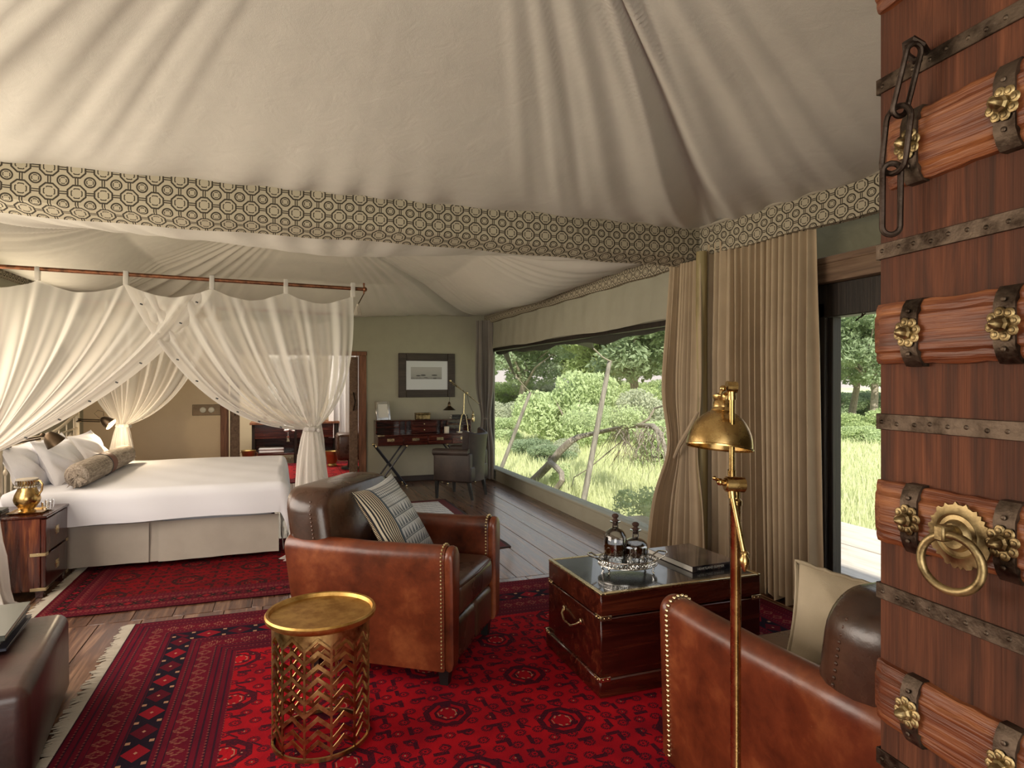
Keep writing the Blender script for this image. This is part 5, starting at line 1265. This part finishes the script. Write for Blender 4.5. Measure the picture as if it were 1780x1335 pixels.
MB().tube([q_(812, 684), q_(815, 700), q_(820, 712), wg + Vector((0, 0, .09))], .003, 5).build('flex', M['black'], dl)

# framed picture
pf = thing('framed_picture', 'dark wide-framed black and white photograph above the desk', 'picture', (2.047, YF - .002, 1.61))
W2, H2, fw = .437, .335, .115
for a in ((-W2, -W2 + fw, -H2, H2), (W2 - fw, W2, -H2, H2), (-W2 + fw, W2 - fw, -H2, -H2 + fw), (-W2 + fw, W2 - fw, H2 - fw, H2)):
    MB().box(a[0], a[1], -.035, 0, a[2], a[3], .006).build('frame_side', M['pictureframe'], pf)
m = Mt('mounted photograph', .35, 0, (.7, .72, .74)); v = m.coord('Object'); x, y, z = m.xyz(v)
ph = ((x + .01).abs().lt(.24)) * ((z - .035).abs().lt(.092)); n = m.noise(v, 14, 4)
blobs_ = None
for (bx_, bz_, bw_, bh_) in ((-.135, -.005, .035, .010), (-.06, .002, .04, .012), (.115, .002, .045, .011), (.12, -.045, .03, .009), (-.02, -.035, .03, .005)):
    q = length2((x - bx_) / bw_, (z - bz_) / bh_).lt(1.); blobs_ = q if blobs_ is None else blobs_.max(q)
g = m.ramp((z + .06) * 5 + n * .35, [(.1, (.10, .10, .10)), (.35, (.36, .36, .35)), (.9, (.46, .46, .45))])
m.set('Base Color', m.mix(ph, (.70, .73, .77), m.mix(blobs_, g, (.09, .09, .09)))); m.set('Coat Weight', .4)
MB().box(-W2 + fw - .002, W2 - fw + .002, -.02, -.015, -H2 + fw - .002, H2 - fw + .002, 0).build('mount', m.m, pf)

# desk chair
dc = thing('desk_chair', 'dark brown leather wing-backed desk chair facing the desk', 'chair', (2.20, 8.02, 0), R(139))
def chairleg(x, y, dxx, dyy):
    MB().add([(x - .022, y - .022, .235), (x + .022, y - .022, .235), (x + .022, y + .022, .235), (x - .022, y + .022, .235)] + [(x + dxx - .014, y + dyy - .014, 0), (x + dxx + .014, y + dyy - .014, 0), (x + dxx + .014, y + dyy + .014, 0), (x + dxx - .014, y + dyy + .014, 0)], [[0, 1, 2, 3], [7, 6, 5, 4], [0, 4, 5, 1], [1, 5, 6, 2], [2, 6, 7, 3], [3, 7, 4, 0]]).build('leg', M['black'], dc)
for x, y in ((.24, -.25), (.24, .25), (-.20, -.22), (-.20, .22)): chairleg(x, y, 0 if x > 0 else -.05, 0)
MB().box(-.26, .28, -.28, .28, .22, .43, .03, 3).build('seat', M['leatherdesk'], dc, 60)
MB().box(-.18, .29, -.20, .20, .40, .48, .035, 4).build('seat_cushion', M['leatherdesk'], dc, 60)
for s_ in (-1, 1):
    MB().box(-.25, .275, s_ * .24 - .05, s_ * .24 + .05, .225, .60, .025, 3).build('arm_panel', M['leatherdesk'], dc, 60)
    MB().tube([(-.22, s_ * .255, .605), (.24, s_ * .255, .60), (.285, s_ * .255, .595)], [.05, .052, .046], 14).build('arm_roll', M['leatherdesk'], dc, 60)
def tub(u, v, out):
    a = (u - .5) * 2 * R(64); r = .31 if out else .235; z = .23 + (.60 + .0 * u) * v
    flare = .05 * v * v; wing = .05 * (abs(2 * u - 1)) ** 3 * v
    x = .0 - (r + flare) * math.cos(a) * .95; y = (r + flare * .5) * math.sin(a)
    return (x, y, z - (1 - v) * 0 + wing - .05 * (1 - abs(2 * u - 1)) * 0)
bb = MB(); n1, n2 = 26, 12
bb.grid(lambda u, v: tub(u, v, True), n1, n2); bb.grid(lambda u, v: tub(1 - u, v, False), n1, n2)
bb.grid(lambda u, v: tuple(Vector(tub(u, 1, True)).lerp(Vector(tub(u, 1, False)), v) + Vector((0, 0, .018 * math.sin(PI * v)))), n1, 4)
for u0 in (0, 1): bb.grid(lambda u, v, u0=u0: tuple(Vector(tub(u0, v, True)).lerp(Vector(tub(u0, v, False)), u)), 2, n2)
bb.build('backrest', M['leatherdesk'], dc, 50)
for s_ in (0.12, .88):
    MB().tube([Vector(tub(s_, v / 10, True)) * 1.0 + Vector((-.003, 0, 0)) for v in range(11)], .006, 6).build('seam', M['leatherdesk'], dc)

# ================================================================= CURTAINS
def drape(name, label, top0, top1, bot0, bot1, zt, zb, nf, amp, mat, mid=None, group=None, seed=1, n=220, hemr=.0):
    t = thing(name, label, 'curtain', (top0[0], top0[1], 0), 0, group); r = random.Random(seed); ph = [r.uniform(0, 6) for _ in range(5)]
    A, B, C, D = [Vector((*p, 0)) for p in (top0, top1, bot0, bot1)]; O_ = Vector((top0[0], top0[1], 0))
    d = (B - A).normalized(); nn = Vector((-d.y, d.x, 0))
    def f(u, v):
        p = A.lerp(B, u).lerp(C.lerp(D, u), v ** 1.2)
        if mid: k_ = math.exp(-((v - mid[0]) / mid[1]) ** 2); c_ = A.lerp(B, mid[2]).lerp(C.lerp(D, mid[2]), v); p = p.lerp(c_, k_ * mid[3])
        w = math.sin(u * nf * 6.283 + 2.2 * math.sin(u * 7 + ph[0]) + .35 * math.sin(v * 3 + ph[1])) + .35 * math.sin(u * nf * 13.1 + ph[2]) + .3 * math.sin(u * nf * 3.1 + ph[3] + v)
        w = math.copysign(abs(w) ** .75, w)
        a = amp * (.55 + .45 * min(1, v * 3)) * (1 + .35 * v)
        q = p + nn * (w * a) + d * (.35 * a * math.cos(u * nf * 6.283 + ph[4]))
        z = zt + (zb - zt) * v + (.03 * math.sin(u * nf * 6.283 * .5) * v ** 8 if hemr else 0)
        return (q.x - O_.x, q.y - O_.y, z)
    mb = MB().grid(f, n, 60); mb.build('pleated_cloth', mat, t, 180); return t, f
big, _ = drape('curtain', 'wide taupe linen curtain right of the corner pole, next to the glazed door', (3.07, 4.10), (3.20, 3.13), (3.09, 4.12), (3.25, 3.13), 2.56, .03, 17, .034, M['drape'], None, 'taupe linen curtains', 4, 300, 1)
sm_, fs_ = drape('curtain', 'narrow taupe linen curtain tied back at the right edge of the wide window', (2.93, 4.36), (2.98, 4.00), (2.87, 4.64), (2.96, 3.90), 2.44, .03, 9, .026, M['drape'], (.60, .13, .75, .36), 'taupe linen curtains', 9, 220)
tbk = MB(); O3 = Vector((2.93, 4.36, 0)); tbk.tube([onX(1172, 795, 2.86) - O3, onX(1182, 772, 2.83) - O3, onX(1198, 745, 2.84) - O3, onX(1213, 716, 2.9) - O3], [.012, .017, .017, .012], 8); tbk.build('tieback', M['drape'], sm_)
fc, _ = drape('curtain', 'grey linen curtain in the far corner beside the desk chair', (2.66 + .14, 9.34), (3.0, 9.12), (2.80, 9.36), (3.01, 9.10), 2.46, .02, 6, .028, M['drapegrey'], (.62, .13, .6, .55), 'grey curtain of the far corner', 5, 140)
MB().lathe([(.045, 0), (.055, .012), (.045, .03)], 16, (.13, -.12, .93)).build('tieback', M['drapegrey'], fc)

# ================================================================= ANTIQUE DOOR LEAF AT THE RIGHT
ang = math.atan2(-.997, -.084)
lf = thing('antique_door', 'massive antique door leaf of red brown planks with iron straps, opened into the room', 'door', (1.07, .89, 0), ang)
# local x runs from the free edge towards the hinge; local y = towards -X side? faces viewer
LW, DZ0, DZ1 = .95, .005, 2.42
vis = -1     # visible face direction in local y
def fy(d): return vis * d
for k in range(3):
    x0, x1 = .0 + k * .317, .0 + (k + 1) * .317 - .003
    MB().box(x0, x1, *sorted((fy(0), fy(-.06))), DZ0, DZ1, .004).build('plank', M['doorplank'], lf)
for z0_, z1_ in ((2.20, 2.33), (1.857, 1.983), (1.532, 1.645), (1.20, 1.316), (.862, .974), (.53, .645), (.2, .32)):
    r = random.Random(int(z0_ * 100)); x_ = .004 if z0_ != 1.857 else .03
    b = MB(); n = 40
    prof_ = [(0, z0_), (.016, z0_ + .001), (.022, z0_ + .006), (.026, z0_ + .012), (.0245, z0_ + .02), (.034, z0_ + .026), (.035, (z0_ + z1_) / 2), (.034, z1_ - .026), (.0255, z1_ - .02), (.027, z1_ - .012), (.022, z1_ - .005), (.016, z1_), (0, z1_)]
    vs = []; fs = []
    for i in range(n + 1):
        x = x_ + (LW - x_) * i / n; e = min(1, (i / n) * 30 + .55); j_ = r.uniform(-.0025, .0025)
        for dpt, z in prof_: vs.append((x, fy(dpt * .72 * (e if dpt else 1) + r.uniform(-.0008, .0008) * (dpt > 0)), z + (j_ if dpt < .03 else 0)))
    m_ = len(prof_)
    for i in range(n):
        for k in range(m_ - 1): fs.append([i * m_ + k, i * m_ + k + 1, (i + 1) * m_ + k + 1, (i + 1) * m_ + k])
    fs.append(list(range(m_))); b.add(vs, fs); bm2 = b.build('cross_beam', M['doorbeam'], lf, 30)
    for xc in (.090, .256, .42, .585, .75, .91):
        c = MB(); cp_ = [(0, z0_ - .004), (.02, z0_ - .003), (.030, z0_ + .008), (.0385, z0_ + .024), (.0395, (z0_ + z1_) / 2), (.0385, z1_ - .024), (.031, z1_ - .008), (.02, z1_ + .003), (0, z1_ + .004)]
        vs = [(xx, fy(dpt * .74), z) for xx in (xc - .0165, xc + .0165) for dpt, z in cp_]; nn_ = len(cp_); fs = [[k, k + 1, nn_ + k + 1, nn_ + k] for k in range(nn_ - 1)] + [list(range(nn_)), list(range(nn_, 2 * nn_))[::-1]]
        c.add(vs, fs); zc = (z0_ + z1_) / 2
        for dz in (-.038, .038): c.ball((xc, fy(.030), zc + dz), .0042, 8, (1, .6, 1))
        cl = c.build('iron_clasp', M['ironstrap'], bm2, 30)
        # rosette with eight petals and a pointed stud
        ro = MB()
        for p in range(8):
            a = p * PI / 4 + .2; px_, pz_ = xc + .0185 * math.cos(a), zc + .0185 * math.sin(a)
            ro.ball((px_, fy(.032), pz_), .0088, 8, (1, .35, 1)); ro.ball((px_, fy(.0355), pz_), .0045, 6, (1, .4, 1))
        ro.lathe([(.013, 0), (.0125, .006), (.009, .009), (.0095, .013), (.006, .022), (.001, .026)], 8, T=Matrix.Translation((xc, fy(.032), zc)) @ Matrix.Rotation(R(-90 * vis), 4, 'X'))
        ro.build('rosette_stud', M['antique'], bm2, 30)
for z0_, z1_ in ((2.05, 2.079), (1.734, 1.764), (1.411, 1.441), (1.089, 1.119), (.772, .802), (.42, .45), (.08, .11)):
    s2 = MB(); s2.box(-.003, LW, *sorted((fy(0), fy(.004))), z0_, z1_, .001); s2.box(-.004, .001, *sorted((fy(-.05), fy(.004))), z0_, z1_, .001)
    for k in range(30): s2.ball((.012 + k * .033 + random.uniform(-.003, .003), fy(.004), (z0_ + z1_) / 2 + random.uniform(-.003, .003)), .0040, 8, (1, .8, 1))
    s2.build('iron_strap', M['ironstrap'], lf, 30)
# ring pull
kp = MB(); RC = (.184, fy(.026), 1.252); TR = Matrix.Translation(RC) @ Matrix.Rotation(R(-90 * vis), 4, 'X')
kp.lathe([(.001, .016), (.020, .016), (.024, .012), (.026, .007), (.033, .006), (.036, .009), (.040, .006), (.052, .004), (.052, 0)], 72, T=TR, fn=lambda a, z: 1 + (.045 * (1 if math.sin(36 * a) > 0 else -1) if z <= .004 else 0))
kp.build('ring_plate', M['antique'], lf, 40)
CS_ = []
def dl_(u, v, off):
    """point on a plane parallel to the leaf, off metres in front of it, in leaf coordinates"""
    n = Vector((-.997, .084)); p0 = Vector((1.07, .89)) + n * off; sd = Vector((-.084, -.997)); d = ray(u, v)
    t = (p0.x * n.x + p0.y * n.y) / (d[0] * n.x + d[1] * n.y); q = Vector((d[0] * t, d[1] * t)) - Vector((1.07, .89))
    return Vector((q.dot(sd), fy(off), H + d[2] * t))
st0 = dl_(1640, 925, .062)
MB().box(st0.x - .009, st0.x + .009, *sorted((fy(.050), fy(.074))), st0.z - .014, st0.z + .012, .003).tube([(RC[0] - .006, fy(.03), st0.z), st0], .010, 10).build('ring_staple', M['antique'], lf)
rc = dl_(1652, 979, .062); ra = .0445; th0 = .25
MB().tube([(rc.x + ra * math.sin(a) * math.cos(th0), rc.y + ra * math.sin(a) * math.sin(th0), rc.z + ra * math.cos(a)) for a in [2 * PI * k / 40 for k in range(40)]], .0066, 12, closed=True).build('pull_ring', M['antique'], lf)
# chain
def link(c, h, w, r_, yaw):
    pts = []; hh = h / 2 - w / 2
    for k in range(9): a = PI * k / 8; pts.append((w / 2 * math.cos(a), hh + w / 2 * math.sin(a)))
    for k in range(9): a = PI + PI * k / 8; pts.append((w / 2 * math.cos(a), -hh + w / 2 * math.sin(a)))
    P_ = [Vector((c[0] + a * math.cos(yaw), c[1] + a * math.sin(yaw), c[2] + b)) for a, b in pts]; return MB().tube(P_, r_, 8, closed=True)
ch = thing('door_chain', 'dark iron chain of long links hanging from the top of the antique door', 'chain', (1.07, .89, 0), ang)
ey = MB().tube([dl_(1612, 92, .0), dl_(1603, 78, .03), dl_(1588, 68, .045), dl_(1574, 76, .045), dl_(1576, 96, .035), dl_(1590, 106, .03), dl_(1602, 100, .025)], .0062, 8); ey.build('staple', M['iron'], ch)
def link2(a, b, w, r_, yaw, k=.0):
    a, b = Vector(a), Vector(b); ax = (a - b).normalized(); L_ = (a - b).length; sdv = Vector((math.cos(yaw), math.sin(yaw), 0)); sdv = (sdv - ax * sdv.dot(ax)).normalized(); c = (a + b) / 2
    hh = L_ / 2 - w / 2; P_ = []
    for k in range(9): q = PI * k / 8; P_.append(c + sdv * (w / 2 * math.cos(q)) + ax * (hh + w / 2 * math.sin(q)))
    for k in range(9): q = PI + PI * k / 8; P_.append(c + sdv * (w / 2 * math.cos(q)) + ax * (-hh + w / 2 * math.sin(q)))
    return MB().tube(P_, r_, 8, closed=True)
link2(dl_(1592, 76, .042), dl_(1561, 202, .05), .026, .0048, R(80)).build('link', M['iron'], ch)
link2(dl_(1564, 184, .05), dl_(1551, 302, .05), .044, .0052, R(10)).build('link', M['iron'], ch)
link2(dl_(1550, 284, .05), dl_(1549, 408, .05), .028, .0052, R(55)).build('link', M['iron'], ch)

# ================================================================= BATHROOM BEYOND THE DOORWAY
YC = 12.6
cs = thing('towel_console', 'dark wooden washstand with open shelves seen through the doorway', 'washstand', (0, YC, 0))
xl = onY(438, 740, YC - .25).x; xr = xl + 1.5; ztp = onY(438, 735, YC - .25).z
MB().box(xl - .04, xr + .04, -.28, .25, ztp - .04, ztp, .004).build('top', M['oldtimber'], cs)
MB().box(xl, xr, -.24, .24, ztp - .30, ztp - .04, .004).build('drawer_box', M['mahoganyx'], cs)
MB().box(xl, xr, -.24, .24, .16, .19, .004).build('shelf', M['mahoganyx'], cs)
MB().box(xl, xr, .22, .25, .16, ztp - .3, .0).build('back_panel', M['mahoganyx'], cs)
for x in (xl + .02, xr - .02, (xl + xr) / 2):
    for y in (-.22, .22): MB().box(x - .025, x + .025, y - .025, y + .025, 0, ztp - .04, .003).build('leg', M['darkframe'], cs)
MB().tube([(xl + .75, -.26, ztp - .06), (xl + .75, -.33, ztp - .06), (xl + 1.2, -.33, ztp - .06), (xl + 1.2, -.26, ztp - .06)], .008, 6).build('towel_bar', M['brass'], cs)
for k, lb in enumerate(('lower folded white towel on the washstand shelf', 'upper folded white towel on the washstand shelf')):
    tw_ = tag(MB().box(-.22, .22, -.14, .14, 0, .05, .022, 4).build('folded_towel', M['towel'], None, 60), lb, 'towel', 'folded towels in the bathroom'); tw_.location = (xl + .33, YC - .05, .191 + .05 * k)
ht = tag(MB().grid(lambda u, v: (-.11 + .22 * u + .006 * math.sin(v * 9), .012 * math.sin(u * 14) + .010 * (v < .04), -.42 * v), 20, 20).build('hanging_towel', M['towel'], None, 180), 'white hand towel hanging on the bar of the washstand', 'towel'); ht.location = (xl + .98, YC - .345, ztp - .045)
fv = thing('orchid', 'white flowers in a small silver vase in front of the washstand', 'flowers', (xl + .62, YC - .36, ztp - .30))
fb_ = MB(); r = random.Random(2)
for k in range(26):
    a = r.uniform(0, 6.28); q = r.uniform(0, .1); fb_.ball((q * math.cos(a), q * math.sin(a) * .6, .17 + r.uniform(-.03, .07)), .03, 6, (1, 1, .7))
fb_.build('petals', M['flower'], fv, kind='stuff'); MB().tube([(0, 0, .16), (0, 0, .05)], .012, 6).lathe([(.03, .05), (.02, 0), (.035, -.05)], 12).tube([(0, 0, 0), (0, .14, 0)], .008, 5).build('vase', M['silver'], fv)
ln_ = tag(MB().lathe([(.001, 0), (.05, 0), (.05, .01), (.03, .02), (.03, .12), (.045, .13), (.001, .16)], 14).build('bath_lantern', M['brass'], None), 'small brass lantern on the washstand top', 'lantern'); ln_.location = (xl + .22, YC - .1, ztp + .001)
for (u, v, lb) in ((432, 802, 'brass waste bin left of the washstand'), (577, 800, 'brass waste bin between the washstand and the leather stool')):
    p = onY(u, 790, 12.2 if u < 500 else 11.6); t = thing('waste_bin', lb, 'bin', (p.x, p.y, .011), 0, 'brass waste bins in the bathroom')
    MB().lathe([(.001, 0), (.08, 0), (.085, .02), (.07, .05), (.085, .08), (.12, .26), (.13, .27), (.125, .27), (.08, .09), (.001, .085)], 24).build('bucket', M['brassdull'], t)
    for s_ in (-1, 1): MB().tube([(s_ * .115, 0, .24), (s_ * .15, 0, .22), (s_ * .14, 0, .14), (s_ * .10, 0, .13)], .006, 6).build('handle', M['brass'], t)
p = onY(601, 780, 11.2); stl = thing('bathroom_stool', 'brown leather tub stool on a metal base beyond the doorway', 'stool', (p.x + .08, 11.2, .011))
MB().box(-.24, .24, -.24, .24, .16, .62, .06, 4).build('seat', M['leatherdark'], stl, 60)
MB().lathe([(.16, 0), (.15, .03), (.05, .05), (.04, .17)], 20).build('pedestal', M['blackmetal'], stl)
bc, _ = drape('curtain', 'striped white curtain in the bathroom beside the stool', (.80, 12.4), (1.7, 12.4), (.80, 12.4), (1.7, 12.4), 2.5, .45, 9, .04, M['drapewhite'] if 'drapewhite' in M else M['towel'], None, 'bathroom curtain', 7, 120)
mir = tag(MB().box(-.5, .35, -.02, .02, 0, .9, .006).build('mirror', M['silver'], None), 'framed mirror above the washstand', 'mirror'); mir.location = (xl + .75, 13.27, 1.15)
